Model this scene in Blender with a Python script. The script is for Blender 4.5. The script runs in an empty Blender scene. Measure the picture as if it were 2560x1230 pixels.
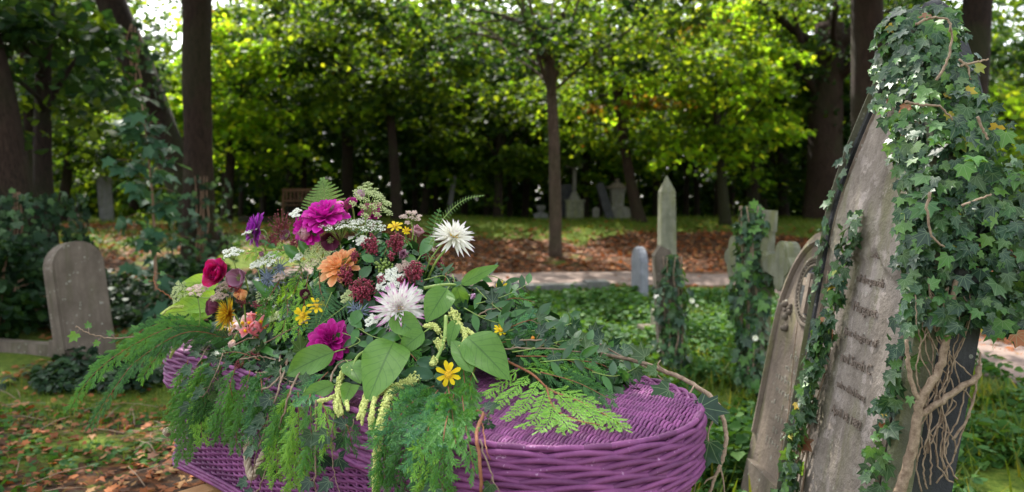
import bpy, bmesh, math, random
import numpy as np
from mathutils import Vector, Matrix, noise, Euler
R = random.Random(11)
rng = np.random.default_rng(5)
PI = math.pi
H = 1.5; F = 2000.0
C = bpy.context.scene.collection
V3 = Vector

def at(px, py, d):
    return V3(((px - 1280) / F * d, d, H - (py - 480) / F * d))

# ------------------------------------------------------------------ materials
def nmat(name):
    m = bpy.data.materials.new(name); m.use_nodes = True
    nt = m.node_tree; nt.nodes.clear()
    out = nt.nodes.new('ShaderNodeOutputMaterial')
    return m, nt, out
def nd(nt, typ, **kw):
    n = nt.nodes.new('ShaderNode' + typ)
    for k, v in kw.items():
        if k in n.inputs.keys(): pass
        setattr(n, k, v)
    return n
def ln(nt, a, b): nt.links.new(a, b)
def ramp(nt, fac, stops, interp='LINEAR'):
    r = nt.nodes.new('ShaderNodeValToRGB'); r.color_ramp.interpolation = interp
    el = r.color_ramp.elements
    while len(el) < len(stops): el.new(0.5)
    for e, (p, c) in zip(el, stops):
        e.position = p; e.color = (c[0], c[1], c[2], 1)
    if fac is not None: ln(nt, fac, r.inputs[0])
    return r.outputs[0]
def mth(nt, op, a, b=None, c=None, clamp=False):
    n = nt.nodes.new('ShaderNodeMath'); n.operation = op; n.use_clamp = clamp
    for i, x in enumerate((a, b, c)):
        if x is None: continue
        if isinstance(x, (int, float)): n.inputs[i].default_value = x
        else: ln(nt, x, n.inputs[i])
    return n.outputs[0]
def mixc(nt, fac, a, b, mode='MIX'):
    n = nt.nodes.new('ShaderNodeMix'); n.data_type = 'RGBA'; n.blend_type = mode
    for s, x in ((n.inputs[0], fac), (n.inputs[6], a), (n.inputs[7], b)):
        if isinstance(x, (int, float)): s.default_value = x
        elif isinstance(x, tuple): s.default_value = (x[0], x[1], x[2], 1)
        else: ln(nt, x, s)
    return n.outputs[2]
def noi(nt, scale, detail=4, vec=None, rough=.6, dist=0):
    n = nt.nodes.new('ShaderNodeTexNoise'); n.inputs['Scale'].default_value = scale
    n.inputs['Detail'].default_value = detail; n.inputs['Roughness'].default_value = rough
    n.inputs['Distortion'].default_value = dist
    if vec is not None: ln(nt, vec, n.inputs['Vector'])
    return n.outputs['Fac']
def objco(nt, scale=None):
    tc = nt.nodes.new('ShaderNodeTexCoord')
    if scale is None: return tc.outputs['Object']
    mp = nt.nodes.new('ShaderNodeMapping'); mp.inputs['Scale'].default_value = scale
    ln(nt, tc.outputs['Object'], mp.inputs['Vector']); return mp.outputs[0]
def uvxy(nt):
    tc = nt.nodes.new('ShaderNodeTexCoord')
    s = nt.nodes.new('ShaderNodeSeparateXYZ'); ln(nt, tc.outputs['UV'], s.inputs[0])
    return s.outputs[0], s.outputs[1]
def island(nt):
    return nt.nodes.new('ShaderNodeNewGeometry').outputs['Random Per Island']
def surf(nt, out, col, rough=.5, spec=.4, trans=0, tcol=None, bump=None, bstr=.3, bdist=.01, coat=0):
    p = nt.nodes.new('ShaderNodeBsdfPrincipled')
    def put(s, x):
        if isinstance(x, tuple): s.default_value = (x[0], x[1], x[2], 1)
        elif isinstance(x, (int, float)): s.default_value = x
        else: ln(nt, x, s)
    put(p.inputs['Base Color'], col); put(p.inputs['Roughness'], rough)
    p.inputs['Specular IOR Level'].default_value = spec
    p.inputs['Coat Weight'].default_value = coat
    if bump is not None:
        b = nt.nodes.new('ShaderNodeBump'); b.inputs['Strength'].default_value = bstr
        b.inputs['Distance'].default_value = bdist
        ln(nt, bump, b.inputs['Height']); ln(nt, b.outputs[0], p.inputs['Normal'])
    if trans:
        t = nt.nodes.new('ShaderNodeBsdfTranslucent'); put(t.inputs['Color'], tcol if tcol is not None else col)
        mx = nt.nodes.new('ShaderNodeMixShader'); mx.inputs[0].default_value = trans
        ln(nt, p.outputs[0], mx.inputs[1]); ln(nt, t.outputs[0], mx.inputs[2]); ln(nt, mx.outputs[0], out.inputs[0])
    else: ln(nt, p.outputs[0], out.inputs[0])

def leafmat(name, cols, trans=.4, tgain=2.2, rough=.45, veins=0, spec=.4, warm=1.3):
    m, nt, out = nmat(name)
    st = [((i + .5) / len(cols), c) for i, c in enumerate(cols)]
    col = ramp(nt, island(nt), st)
    bump = None
    if veins:
        u, v = uvxy(nt)
        au = mth(nt, 'ABSOLUTE', mth(nt, 'SUBTRACT', u, .5))
        if veins == 1:      # pinnate veins
            mid = mth(nt, 'LESS_THAN', au, .022)
            w = mth(nt, 'FRACT', mth(nt, 'SUBTRACT', mth(nt, 'MULTIPLY', v, 8), mth(nt, 'MULTIPLY', au, 5)))
            lat = mth(nt, 'LESS_THAN', w, .13)
            vv = mth(nt, 'MAXIMUM', mid, mth(nt, 'MULTIPLY', lat, .55))
            col = mixc(nt, mth(nt, 'MULTIPLY', vv, .55), col, (.035, .085, .02))
            bl = noi(nt, 28, 4, objco(nt), .7)
            col = mixc(nt, ramp(nt, bl, [(.5, (0, 0, 0)), (.75, (1, 1, 1))]), col, mixc(nt, 1.0, col, (.62, .72, .5), 'MULTIPLY'))
            bump = mth(nt, 'MULTIPLY', w, 1.5)
        else:               # palmate veins of an ivy or maple leaf
            x = mth(nt, 'SUBTRACT', u, .5)
            a = mth(nt, 'ARCTAN2', x, mth(nt, 'SUBTRACT', v, .0))
            r = mth(nt, 'SQRT', mth(nt, 'ADD', mth(nt, 'MULTIPLY', x, x), mth(nt, 'MULTIPLY', v, v)))
            w = mth(nt, 'ABSOLUTE', mth(nt, 'SUBTRACT', mth(nt, 'FRACT', mth(nt, 'ADD', mth(nt, 'DIVIDE', a, .62), .5)), .5))
            vv = mth(nt, 'LESS_THAN', mth(nt, 'MULTIPLY', w, r), .018)
            col = mixc(nt, mth(nt, 'MULTIPLY', vv, .45), col, (.20, .30, .15))
    tc = mixc(nt, 1.0, col, (tgain * warm, tgain, tgain * .45), 'MULTIPLY')
    surf(nt, out, col, rough, spec, trans, tc, bump, .15, .002)
    return m
def petalmat(name, base, tip, p0=.3, p1=.9, rough=.5, trans=.3, var=.25, side=None):
    m, nt, out = nmat(name)
    u, v = uvxy(nt)
    col = ramp(nt, v, [(p0, base), (p1, tip)])
    if side is not None:
        au = mth(nt, 'MULTIPLY', mth(nt, 'ABSOLUTE', mth(nt, 'SUBTRACT', u, .5)), 2)
        col = mixc(nt, mth(nt, 'POWER', au, 2.0), col, side)
    f = mth(nt, 'ADD', 1 - var, mth(nt, 'MULTIPLY', island(nt), 2 * var))
    cv = nt.nodes.new('ShaderNodeHueSaturation'); ln(nt, f, cv.inputs['Value']); ln(nt, col, cv.inputs['Color'])
    st = noi(nt, 60, 2, None)
    surf(nt, out, cv.outputs[0], rough, .3, trans, None)
    return m
def stonemat(name, base, dark, moss=(.10, .12, .03), mossamt=.5, lichen=.5, scale=1.0, streak=True, rough=.9, warmc=None):
    m, nt, out = nmat(name)
    co = objco(nt)
    n1 = noi(nt, 3 * scale, 6, co); n2 = noi(nt, 40 * scale, 3, co, .7)
    st = noi(nt, 1.0 * scale, 5, objco(nt, (9, 9, .9)), .65)
    col = ramp(nt, n1, [(.3, dark), (.62, base)])
    if warmc: col = mixc(nt, mth(nt, 'MULTIPLY', mth(nt, 'GREATER_THAN', noi(nt, 5 * scale, 6, co, .7), .55), .6), col, warmc)
    col = mixc(nt, mth(nt, 'MULTIPLY', ramp(nt, st, [(.45, (0, 0, 0)), (.62, (1, 1, 1))]), .55 if streak else .15), col, dark)
    ms = ramp(nt, noi(nt, 1.7 * scale, 5, objco(nt, (3, 3, .7)), .6), [(.5, (0, 0, 0)), (.65, (1, 1, 1))])
    col = mixc(nt, mth(nt, 'MULTIPLY', ms, mossamt), col, moss)
    vo = nt.nodes.new('ShaderNodeTexVoronoi'); vo.inputs['Scale'].default_value = 22 * scale; ln(nt, co, vo.inputs['Vector'])
    li = mth(nt, 'MULTIPLY', mth(nt, 'LESS_THAN', vo.outputs['Distance'], .22), mth(nt, 'GREATER_THAN', noi(nt, 6 * scale, 3, co), .56))
    col = mixc(nt, mth(nt, 'MULTIPLY', li, lichen), col, (.42, .43, .36))
    col = mixc(nt, mth(nt, 'MULTIPLY', n2, .5), col, mixc(nt, 1.0, col, (.45, .45, .45), 'MULTIPLY'))
    surf(nt, out, col, rough, .25, bump=mth(nt, 'ADD', n2, mth(nt, 'MULTIPLY', n1, 2)), bstr=.6, bdist=.01)
    return m
def barkmat(name, a, b, green=(.03, .045, .012), g=.4):
    m, nt, out = nmat(name)
    n = noi(nt, 6, 8, objco(nt, (5, 5, 1.0)), .7, 1.0)
    n2 = noi(nt, 1.2, 3, objco(nt))
    col = ramp(nt, n, [(.35, a), (.65, b)])
    col = mixc(nt, mth(nt, 'MULTIPLY', ramp(nt, n2, [(.45, (0, 0, 0)), (.6, (1, 1, 1))]), g), col, green)
    surf(nt, out, col, .9, .2, bump=n, bstr=1.0, bdist=.05)
    return m
def plainmat(name, a, b, rough=.6, scale=30, spec=.3, bstr=.3, bdist=.003, trans=0, isl=.3):
    m, nt, out = nmat(name)
    n = noi(nt, scale, 4, objco(nt), .65)
    col = ramp(nt, n, [(.3, a), (.7, b)])
    if isl:
        f = mth(nt, 'ADD', 1 - isl, mth(nt, 'MULTIPLY', island(nt), 2 * isl))
        cv = nt.nodes.new('ShaderNodeHueSaturation'); ln(nt, f, cv.inputs['Value']); ln(nt, col, cv.inputs['Color']); col = cv.outputs[0]
    surf(nt, out, col, rough, spec, trans, bump=n, bstr=bstr, bdist=bdist)
    return m

G = {}
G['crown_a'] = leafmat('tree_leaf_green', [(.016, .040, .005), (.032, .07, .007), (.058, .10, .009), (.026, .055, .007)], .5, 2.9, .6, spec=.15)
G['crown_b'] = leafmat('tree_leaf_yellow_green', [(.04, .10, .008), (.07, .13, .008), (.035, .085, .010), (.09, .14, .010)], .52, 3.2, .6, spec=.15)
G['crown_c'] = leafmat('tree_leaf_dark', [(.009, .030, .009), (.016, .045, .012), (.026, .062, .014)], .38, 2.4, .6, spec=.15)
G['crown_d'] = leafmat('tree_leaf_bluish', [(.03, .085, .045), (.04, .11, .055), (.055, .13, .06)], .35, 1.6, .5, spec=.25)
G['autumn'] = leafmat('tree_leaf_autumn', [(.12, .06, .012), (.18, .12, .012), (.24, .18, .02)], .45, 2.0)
G['sunny'] = leafmat('tree_leaf_painted_sun', [(.07, .16, .010), (.10, .19, .012), (.06, .14, .010), (.14, .19, .015)], .58, 4.4, .6, spec=.15)  # brighter leaf copy: sunlit glow put into colour and translucency
G['fallen'] = leafmat('fallen_leaf', [(.14, .045, .014), (.26, .08, .022), (.07, .03, .015), (.36, .12, .035), (.18, .06, .02), (.26, .14, .05)], .15, 1.5, .7, spec=.2)
G['grass'] = leafmat('grass_blade', [(.04, .085, .010), (.06, .115, .012), (.085, .14, .016), (.12, .14, .02)], .4, 1.8, .6, spec=.2)
G['ground_leaf'] = leafmat('ground_cover_leaf', [(.026, .085, .014), (.04, .115, .018), (.06, .14, .02), (.03, .09, .025)], .3, 1.7, .65, spec=.15)
G['dark_ground_leaf'] = leafmat('dark_ground_cover_leaf', [(.008, .025, .01), (.014, .04, .016), (.03, .07, .025)], .25, 1.7, .5, spec=.2)
G['ivy'] = leafmat('ivy_leaf', [(.016, .055, .025), (.03, .085, .026), (.020, .058, .032), (.045, .115, .026), (.012, .036, .020), (.065, .14, .03), (.018, .045, .024)], .2, 1.7, .42, veins=2, spec=.4)
G['ivy_pale'] = leafmat('ivy_leaf_pale', [(.07, .19, .035), (.11, .24, .04), (.05, .14, .04)], .3, 1.7, .4, veins=2)
G['ivy_yellow'] = leafmat('ivy_leaf_yellow', [(.55, .38, .03), (.30, .34, .05)], .3, 1.2, .5, veins=2)
G['ivy_brown'] = leafmat('ivy_leaf_brown', [(.18, .07, .03), (.25, .09, .03)], .15, 1.2, .6, veins=2)
G['bigleaf'] = leafmat('amaranth_leaf', [(.085, .21, .032), (.12, .26, .04)], .3, 1.7, .42, veins=1, spec=.35)
G['bigleaf_pale'] = leafmat('pale_leaf', [(.22, .42, .06), (.28, .48, .08)], .4, 1.6, .5, veins=1, spec=.3)
G['ruscus'] = leafmat('ruscus_leaf', [(.025, .10, .018), (.04, .14, .022), (.06, .18, .035), (.03, .09, .03)], .2, 1.8, .3, spec=.5)
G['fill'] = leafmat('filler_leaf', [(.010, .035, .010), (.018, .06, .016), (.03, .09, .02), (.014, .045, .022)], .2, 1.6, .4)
G['cedar'] = leafmat('cedar_green', [(.07, .22, .03), (.11, .30, .04), (.08, .25, .05)], .25, 1.5, .5)
G['cedar_light'] = leafmat('cedar_light', [(.20, .44, .05), (.27, .52, .06), (.16, .38, .045)], .25, 1.5, .5)
G['cedar_blue'] = leafmat('cedar_blue', [(.045, .17, .065), (.075, .24, .08), (.10, .28, .07)], .2, 1.6, .5)
G['cedar_dark'] = leafmat('cedar_dark', [(.03, .11, .025), (.045, .15, .03), (.06, .19, .04)], .2, 1.6, .5)
G['fern'] = leafmat('fern_frond', [(.12, .25, .06), (.16, .30, .08)], .35, 1.7, .5)
G['fern_dark'] = leafmat('fern_frond_dark', [(.05, .15, .05), (.075, .20, .06)], .3, 1.7, .5)
G['magenta'] = petalmat('petal_magenta', (.42, .0, .22), (.66, .01, .40), side=(.74, .05, .50))
G['deepmag'] = petalmat('petal_deep_magenta', (.24, .0, .10), (.46, .005, .22), side=(.56, .03, .32))
G['purple'] = petalmat('petal_purple', (.18, .004, .18), (.30, .02, .34), side=(.38, .06, .42))
G['crimson'] = petalmat('petal_crimson', (.26, .0, .03), (.52, .004, .09), side=(.62, .02, .22))
G['whitepink'] = petalmat('petal_white_pink_tip', (.88, .85, .80), (.60, .08, .44), .70, .98, var=.10)
G['white'] = petalmat('petal_white', (.86, .85, .66), (.88, .84, .84), .2, .85, var=.1)
G['whitefaint'] = petalmat('petal_white_faint_pink', (.90, .88, .78), (.80, .62, .74), .8, 1.0, var=.08)
G['peach'] = petalmat('petal_peach', (.88, .50, .12), (.88, .36, .17), .2, .9, side=(.92, .60, .28), var=.15)
G['yellow'] = petalmat('petal_yellow', (.86, .56, .003), (.90, .68, .006), .2, .8, var=.1)
G['mumy'] = petalmat('petal_bronze_yellow', (.50, .16, .01), (.78, .58, .03), .2, .8, var=.25)
G['palepink'] = petalmat('petal_pale_pink', (.70, .42, .45), (.78, .55, .56), .2, .9, side=(.62, .30, .38), var=.1)
G['mauve'] = petalmat('petal_mauve', (.28, .10, .18), (.40, .19, .28), .2, .9, side=(.48, .28, .34), var=.1)
G['maroon'] = petalmat('petal_maroon', (.07, .008, .03), (.13, .025, .06), .2, .9, side=(.20, .06, .10), var=.15)
G['lilac'] = petalmat('petal_lilac', (.60, .22, .48), (.66, .36, .58), .2, .9, side=(.74, .52, .66), var=.1)
G['snap'] = petalmat('petal_coral_pink', (.85, .25, .05), (.82, .22, .26), .1, .7, side=(.85, .36, .40), var=.15)
G['snappale'] = petalmat('petal_cream_pink', (.85, .55, .12), (.82, .56, .54), .1, .6, side=(.85, .68, .58), var=.1)
G['floret'] = petalmat('white_floret', (.80, .82, .66), (.85, .86, .78), .2, .9, var=.12)
G['gfloret'] = petalmat('green_floret', (.40, .50, .17), (.55, .60, .30), .2, .9, var=.2)
G['pinkfloret'] = petalmat('pinkish_floret', (.50, .40, .28), (.66, .48, .44), .2, .9, var=.25)
G['berry'] = plainmat('skimmia_bud', (.16, .012, .03), (.34, .04, .075), .35, 200, .5, isl=.5)
G['berry2'] = plainmat('burgundy_bud', (.10, .012, .02), (.24, .05, .05), .45, 200, .4, isl=.5)
G['gberry'] = plainmat('green_bud', (.12, .20, .03), (.22, .30, .06), .4, 200, .4, isl=.3)
G['orange'] = plainmat('orange_berry', (.70, .22, .01), (.75, .32, .02), .3, 80, .5, isl=0)
G['amaranth'] = plainmat('amaranth_tassel', (.42, .48, .12), (.62, .64, .24), .8, 300, .2, .5, isl=.25)
G['stem'] = plainmat('green_stem', (.16, .26, .05), (.26, .36, .08), .5, 60, .4, isl=0)
G['paste'] = plainmat('yellow_centre', (.70, .40, .02), (.80, .55, .05), .8, 300, .2, isl=.3)
G['thistle'] = plainmat('thistle_blue', (.13, .18, .24), (.26, .30, .38), .6, 200, .3, isl=.3)
G['twig'] = plainmat('twig_bark', (.15, .08, .045), (.30, .20, .13), .8, 70, .2, .6, isl=.1)
G['palewood'] = plainmat('pale_stem_bark', (.15, .10, .065), (.36, .27, .185), .8, 60, .2, .8, .004, isl=.1)
G['redtwig'] = plainmat('red_brown_twig', (.20, .07, .03), (.32, .14, .07), .7, 60, .3, isl=.1)
G['rope'] = plainmat('sisal_rope', (.34, .26, .17), (.56, .47, .35), .95, 150, .1, 1.0, .003, isl=.1)
G['timber'] = plainmat('pine_timber', (.38, .20, .08), (.52, .32, .15), .7, 12, .3, isl=0)
G['bark_dark'] = barkmat('bark_dark', (.010, .007, .005), (.040, .026, .018))
G['bark_brown'] = barkmat('bark_brown', (.015, .009, .006), (.055, .034, .023), g=.25)
G['bark_pale'] = barkmat('bark_pale', (.045, .030, .020), (.13, .092, .065), g=.25)
G['stone_warm'] = stonemat('weathered_sandstone', (.26, .205, .155), (.12, .095, .075), (.16, .17, .04), .6, .5, 1.2)
G['stone_face'] = stonemat('flaking_sandstone', (.33, .285, .24), (.155, .13, .105), (.15, .16, .05), .5, .35, 1.4, warmc=(.45, .39, .35))
G['stone_dark'] = stonemat('blackened_stone', (.075, .075, .078), (.030, .032, .036), (.05, .06, .03), .35, .45, 1.5)
G['stone_grey'] = stonemat('grey_stone', (.20, .20, .19), (.10, .10, .09), (.10, .12, .04), .5, .4, 2)
G['stone_brown'] = stonemat('brown_stone', (.19, .155, .12), (.10, .08, .06), (.07, .075, .03), .4, .9, 1.6)
G['stone_blue'] = stonemat('blue_grey_slate', (.30, .31, .34), (.18, .19, .21), (.16, .17, .13), .2, .2, 2)
G['stone_green'] = stonemat('algae_green_stone', (.24, .24, .17), (.12, .125, .08), (.16, .17, .055), .7, .5, 2)
G['stone_pale'] = stonemat('pale_stone', (.26, .25, .21), (.14, .135, .11), (.16, .17, .08), .5, .4, 2)
G['letter'] = plainmat('worn_lettering', (.13, .105, .085), (.23, .185, .15), .9, 60, .1, isl=0)
G['lichen_letter'] = plainmat('lichened_lettering', (.30, .28, .22), (.38, .36, .30), .9, 60, .1, isl=0)
G['bench_wood'] = plainmat('bench_timber', (.10, .05, .025), (.17, .09, .045), .7, 20, .3, isl=.1)

def wickermat():
    m, nt, out = nmat('purple_wicker')
    n = noi(nt, 9, 6, objco(nt), .75)
    n2 = noi(nt, 120, 3, objco(nt), .7)
    col = ramp(nt, n, [(.3, (.12, .030, .105)), (.7, (.245, .070, .19))])
    f = mth(nt, 'ADD', .68, mth(nt, 'MULTIPLY', island(nt), .64))
    cv = nt.nodes.new('ShaderNodeHueSaturation'); ln(nt, f, cv.inputs['Value']); ln(nt, col, cv.inputs['Color'])
    chip = mth(nt, 'GREATER_THAN', mth(nt, 'MULTIPLY', noi(nt, 18, 4, objco(nt), .8), noi(nt, 130, 2, objco(nt))), .405)
    c2 = mixc(nt, mth(nt, 'MULTIPLY', chip, .55), cv.outputs[0], (.55, .34, .50))
    surf(nt, out, c2, .58, .3, bump=mth(nt, 'ADD', n2, n), bstr=.35, bdist=.002)
    return m
G['wicker'] = wickermat()
G['shell_dark'] = plainmat('shell_dark_purple', (.05, .008, .045), (.07, .012, .06), .8, 30, .1, isl=0)  # dark purple for the added light-blocking shell

# ------------------------------------------------------------------ mesh builder
class MB:
    def __init__(s): s.v = []; s.f = []; s.uv = []; s.m = []
    def quad(s, idx, uv=None, mi=0):
        s.f.append(tuple(idx)); s.uv.extend(uv if uv else [(0, 0)] * len(idx)); s.m.append(mi)
    def tube(s, pts, r, n=6, mi=0, cap=True, flat=1.0):
        pts = [V3(p) for p in pts]; k = len(pts)
        if not isinstance(r, (list, tuple)): r = [r] * k
        elif len(r) == 2 and k != 2: r = [r[0] + (r[1] - r[0]) * i / (k - 1) for i in range(k)]
        b = len(s.v); ref = None
        for i, p in enumerate(pts):
            t = (pts[min(i + 1, k - 1)] - pts[max(i - 1, 0)])
            if t.length < 1e-9: t = V3((0, 0, 1))
            t.normalize()
            if ref is None: ref = t.orthogonal().normalized()
            ref = (ref - t * ref.dot(t))
            if ref.length < 1e-6: ref = t.orthogonal()
            ref.normalize(); bi = t.cross(ref)
            for j in range(n):
                a = 2 * PI * j / n
                s.v.append(p + ref * (math.cos(a) * r[i]) + bi * (math.sin(a) * r[i] * flat))
        for i in range(k - 1):
            for j in range(n):
                j2 = (j + 1) % n
                s.quad((b + i * n + j, b + i * n + j2, b + (i + 1) * n + j2, b + (i + 1) * n + j),
                       [(j / n, i / k), ((j + 1) / n, i / k), ((j + 1) / n, (i + 1) / k), (j / n, (i + 1) / k)], mi)
        if cap:
            s.quad([b + j for j in range(n)][::-1], None, mi); s.quad([b + (k - 1) * n + j for j in range(n)], None, mi)
    def blade(s, M, L, W, prof, nl=6, nw=2, bend=0., cup=0., mi=0, wave=0., fold=0.):
        b = len(s.v); y = z = 0.0; dl = L / nl
        for i in range(nl + 1):
            t = i / nl; a = bend * t
            w = W * .5 * prof(t)
            for j in range(-nw, nw + 1):
                q = j / nw
                zz = cup * q * q * w + fold * abs(q) * w + wave * w * math.sin(t * 9 + q * 2) * abs(q)
                s.v.append(M @ V3((q * w, y - zz * math.sin(a), z + zz * math.cos(a))))
            y += dl * math.cos(a); z += dl * math.sin(a)
        m = 2 * nw + 1
        for i in range(nl):
            for j in range(2 * nw):
                u0, u1 = j / (2 * nw), (j + 1) / (2 * nw); v0, v1 = i / nl, (i + 1) / nl
                s.quad((b + i * m + j, b + i * m + j + 1, b + (i + 1) * m + j + 1, b + (i + 1) * m + j), [(u0, v0), (u1, v0), (u1, v1), (u0, v1)], mi)
    def ball(s, c, r, mi=0, sq=1.0):
        b = len(s.v)
        for p in ICO_V: s.v.append(V3((c[0] + p[0] * r, c[1] + p[1] * r, c[2] + p[2] * r * sq)))
        for f in ICO_F: s.quad([b + i for i in f], None, mi)
    def box(s, c, d, M=None, mi=0):
        b = len(s.v)
        for dz in (-1, 1):
            for dx, dy in ((-1, -1), (1, -1), (1, 1), (-1, 1)):
                p = V3((c[0] + dx * d[0] / 2, c[1] + dy * d[1] / 2, c[2] + dz * d[2] / 2))
                s.v.append(M @ p if M is not None else p)
        for f in ((3, 2, 1, 0), (4, 5, 6, 7), (0, 1, 5, 4), (1, 2, 6, 5), (2, 3, 7, 6), (3, 0, 4, 7)):
            s.quad([b + i for i in f], None, mi)
    def build(s, name, mats, parent=None, smooth=True):
        me = bpy.data.meshes.new(name)
        me.from_pydata([tuple(p) for p in s.v], [], s.f)
        if not isinstance(mats, (list, tuple)): mats = [mats]
        for m in mats: me.materials.append(G[m] if isinstance(m, str) else m)
        ul = me.uv_layers.new(name='UVMap')
        ul.data.foreach_set('uv', np.array(s.uv, dtype=np.float32).ravel())
        me.polygons.foreach_set('material_index', np.array(s.m, dtype=np.int32))
        if smooth: me.polygons.foreach_set('use_smooth', np.ones(len(s.f), dtype=bool))
        me.update()
        o = bpy.data.objects.new(name, me); C.objects.link(o)
        if parent: o.parent = parent
        return o
_bm = bmesh.new(); bmesh.ops.create_icosphere(_bm, subdivisions=1, radius=1)
ICO_V = [tuple(v.co) for v in _bm.verts]; ICO_F = [tuple(v.index for v in f.verts) for f in _bm.faces]; _bm.free()

def tag(o, label=None, cat=None, group=None, kind=None):
    if label: o['label'] = label
    if cat: o['category'] = cat
    if group: o['group'] = group
    if kind: o['kind'] = kind
    return o
def empty(name, M, label, cat, group=None):
    o = bpy.data.objects.new(name, None); C.objects.link(o)
    o.empty_display_size = .1
    if isinstance(M, Matrix): o.matrix_world = M
    else: o.location = M
    return tag(o, label, cat, group)
def frame(p, y, z=None):
    y = V3(y).normalized(); z = V3(z if z is not None else (0, 0, 1))
    x = y.cross(z)
    if x.length < 1e-5: x = y.orthogonal()
    x.normalize(); z = x.cross(y)
    M = Matrix((x, y, z)).transposed().to_4x4(); M.translation = p
    return M
def face_frame(p, z, up=V3((0, 0, 1))):       # local +Z looks along z
    z = V3(z).normalized(); x = up.cross(z)
    if x.length < 1e-5: x = V3((1, 0, 0))
    x.normalize(); y = z.cross(x)
    M = Matrix((x, y, z)).transposed().to_4x4(); M.translation = p
    return M
def Rz(a): return Matrix.Rotation(a, 4, 'Z')
def Rx(a): return Matrix.Rotation(a, 4, 'X')
def Ry(a): return Matrix.Rotation(a, 4, 'Y')
def T(x, y, z): return Matrix.Translation((x, y, z))

def smoothpts(pts, n=6):
    pts = [V3(p) for p in pts]
    if len(pts) < 3: 
        return [pts[0].lerp(pts[-1], i / n) for i in range(n + 1)]
    out = []
    P = [pts[0] * 2 - pts[1]] + pts + [pts[-1] * 2 - pts[-2]]
    for i in range(1, len(P) - 2):
        for k in range(n):
            t = k / n; a, b, c, d = P[i - 1], P[i], P[i + 1], P[i + 2]
            out.append(.5 * ((2 * b) + (c - a) * t + (2 * a - 5 * b + 4 * c - d) * t * t + (3 * b - a - 3 * c + d) * t ** 3))
    out.append(pts[-1]); return out

# leaf clouds through numpy
def cloud(name, mats, pos, dirs, nrm, size, tmpl, faces, uvt, matidx=None, parent=None):
    N = len(pos)
    d = dirs / np.linalg.norm(dirs, axis=1, keepdims=True)
    x = np.cross(d, nrm); x /= np.maximum(np.linalg.norm(x, axis=1, keepdims=True), 1e-6)
    z = np.cross(x, d)
    t = np.array(tmpl)
    t = np.repeat(t[None], N, 0); t[:, :, 0] *= rng.uniform(.75, 1.25, (N, 1)); t[:, :, 2] *= rng.uniform(-.6, 2.6, (N, 1))
    s = size[:, None, None]
    Vv = pos[:, None, :] + s * (t[:, :, 0:1] * x[:, None, :] + t[:, :, 1:2] * d[:, None, :] + t[:, :, 2:3] * z[:, None, :])
    k = len(tmpl)
    me = bpy.data.meshes.new(name)
    me.vertices.add(N * k); me.vertices.foreach_set('co', Vv.astype(np.float32).ravel())
    ft = np.concatenate([np.array(f) for f in faces]); ln_ = np.array([len(f) for f in faces])
    loops = (ft[None, :] + (np.arange(N) * k)[:, None]).ravel()
    tot = np.tile(ln_, N); starts = np.concatenate([[0], np.cumsum(tot)[:-1]])
    me.loops.add(len(loops)); me.loops.foreach_set('vertex_index', loops.astype(np.int32))
    me.polygons.add(len(tot)); me.polygons.foreach_set('loop_start', starts.astype(np.int32))
    me.polygons.foreach_set('loop_total', tot.astype(np.int32))
    for m in (mats if isinstance(mats, list) else [mats]): me.materials.append(G[m])
    if matidx is not None: me.polygons.foreach_set('material_index', np.repeat(matidx, len(faces)).astype(np.int32))
    uv = np.array([uvt[i] for f in faces for i in f])
    ul = me.uv_layers.new(name='UVMap'); ul.data.foreach_set('uv', np.tile(uv, (N, 1)).astype(np.float32).ravel())
    me.update(calc_edges=True); me.validate()
    o = bpy.data.objects.new(name, me); C.objects.link(o)
    if parent: o.parent = parent
    return o
# templates: (x across, y along, z up)
TL = [(0, 0, 0), (.30, .25, .06), (.42, .62, .05), (0, 1, -.08), (-.42, .62, .05), (-.30, .25, .06), (0, .5, -.02)]
TLF = [(0, 1, 2, 6), (6, 2, 3), (6, 3, 4), (0, 6, 4, 5)]
TLU = [(.5 + p[0], p[1]) for p in TL]
TM = [(0, 0, 0), (.34, -.04, .03), (.30, .22, .02), (.55, .45, -.03), (.24, .52, .03), (0, 1, -.12), (-.24, .52, .03), (-.55, .45, -.03), (-.30, .22, .02), (-.34, -.04, .03), (0, .45, -.03)]
TMF = [(0, 1, 2, 10), (10, 2, 3, 4), (10, 4, 5), (10, 5, 6), (10, 6, 7, 8), (0, 10, 8, 9)]
TMU = [(.5 + p[0] * .8, p[1] + .05) for p in TM]
IV = [(0, 0, .0), (.22, -.14, .03), (.50, .05, .02), (.34, .26, .05), (.52, .58, -.03), (.22, .56, .05), (0, 1.0, -.10),
      (-.22, .56, .05), (-.52, .58, -.03), (-.34, .26, .05), (-.50, .05, .02), (-.22, -.14, .03), (0, .42, -.05)]
IVF = [(0, 1, 2, 12), (12, 2, 3), (12, 3, 4), (12, 4, 5), (12, 5, 6), (12, 6, 7), (12, 7, 8), (12, 8, 9), (12, 9, 10), (0, 12, 10, 11)]
IVU = [(.5 + p[0] * .9, p[1] * .9 + .02) for p in IV]
TB = [(-.05, 0, 0), (.05, 0, 0), (.035, .5, .06), (-.035, .5, .06), (0, 1, .22)]
TBF = [(0, 1, 2, 3), (3, 2, 4)]
TBU = [(0, 0), (1, 0), (1, .5), (0, .5), (.5, 1)]
def rdirs(N, droop=(.0, .5), up=.7):
    az = rng.uniform(0, 2 * PI, N)
    d = np.stack([np.cos(az), np.sin(az), -rng.uniform(droop[0], droop[1], N)], 1)
    n = rng.normal(0, 1, (N, 3)) * up; n[:, 2] += 1
    return d, n

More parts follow.
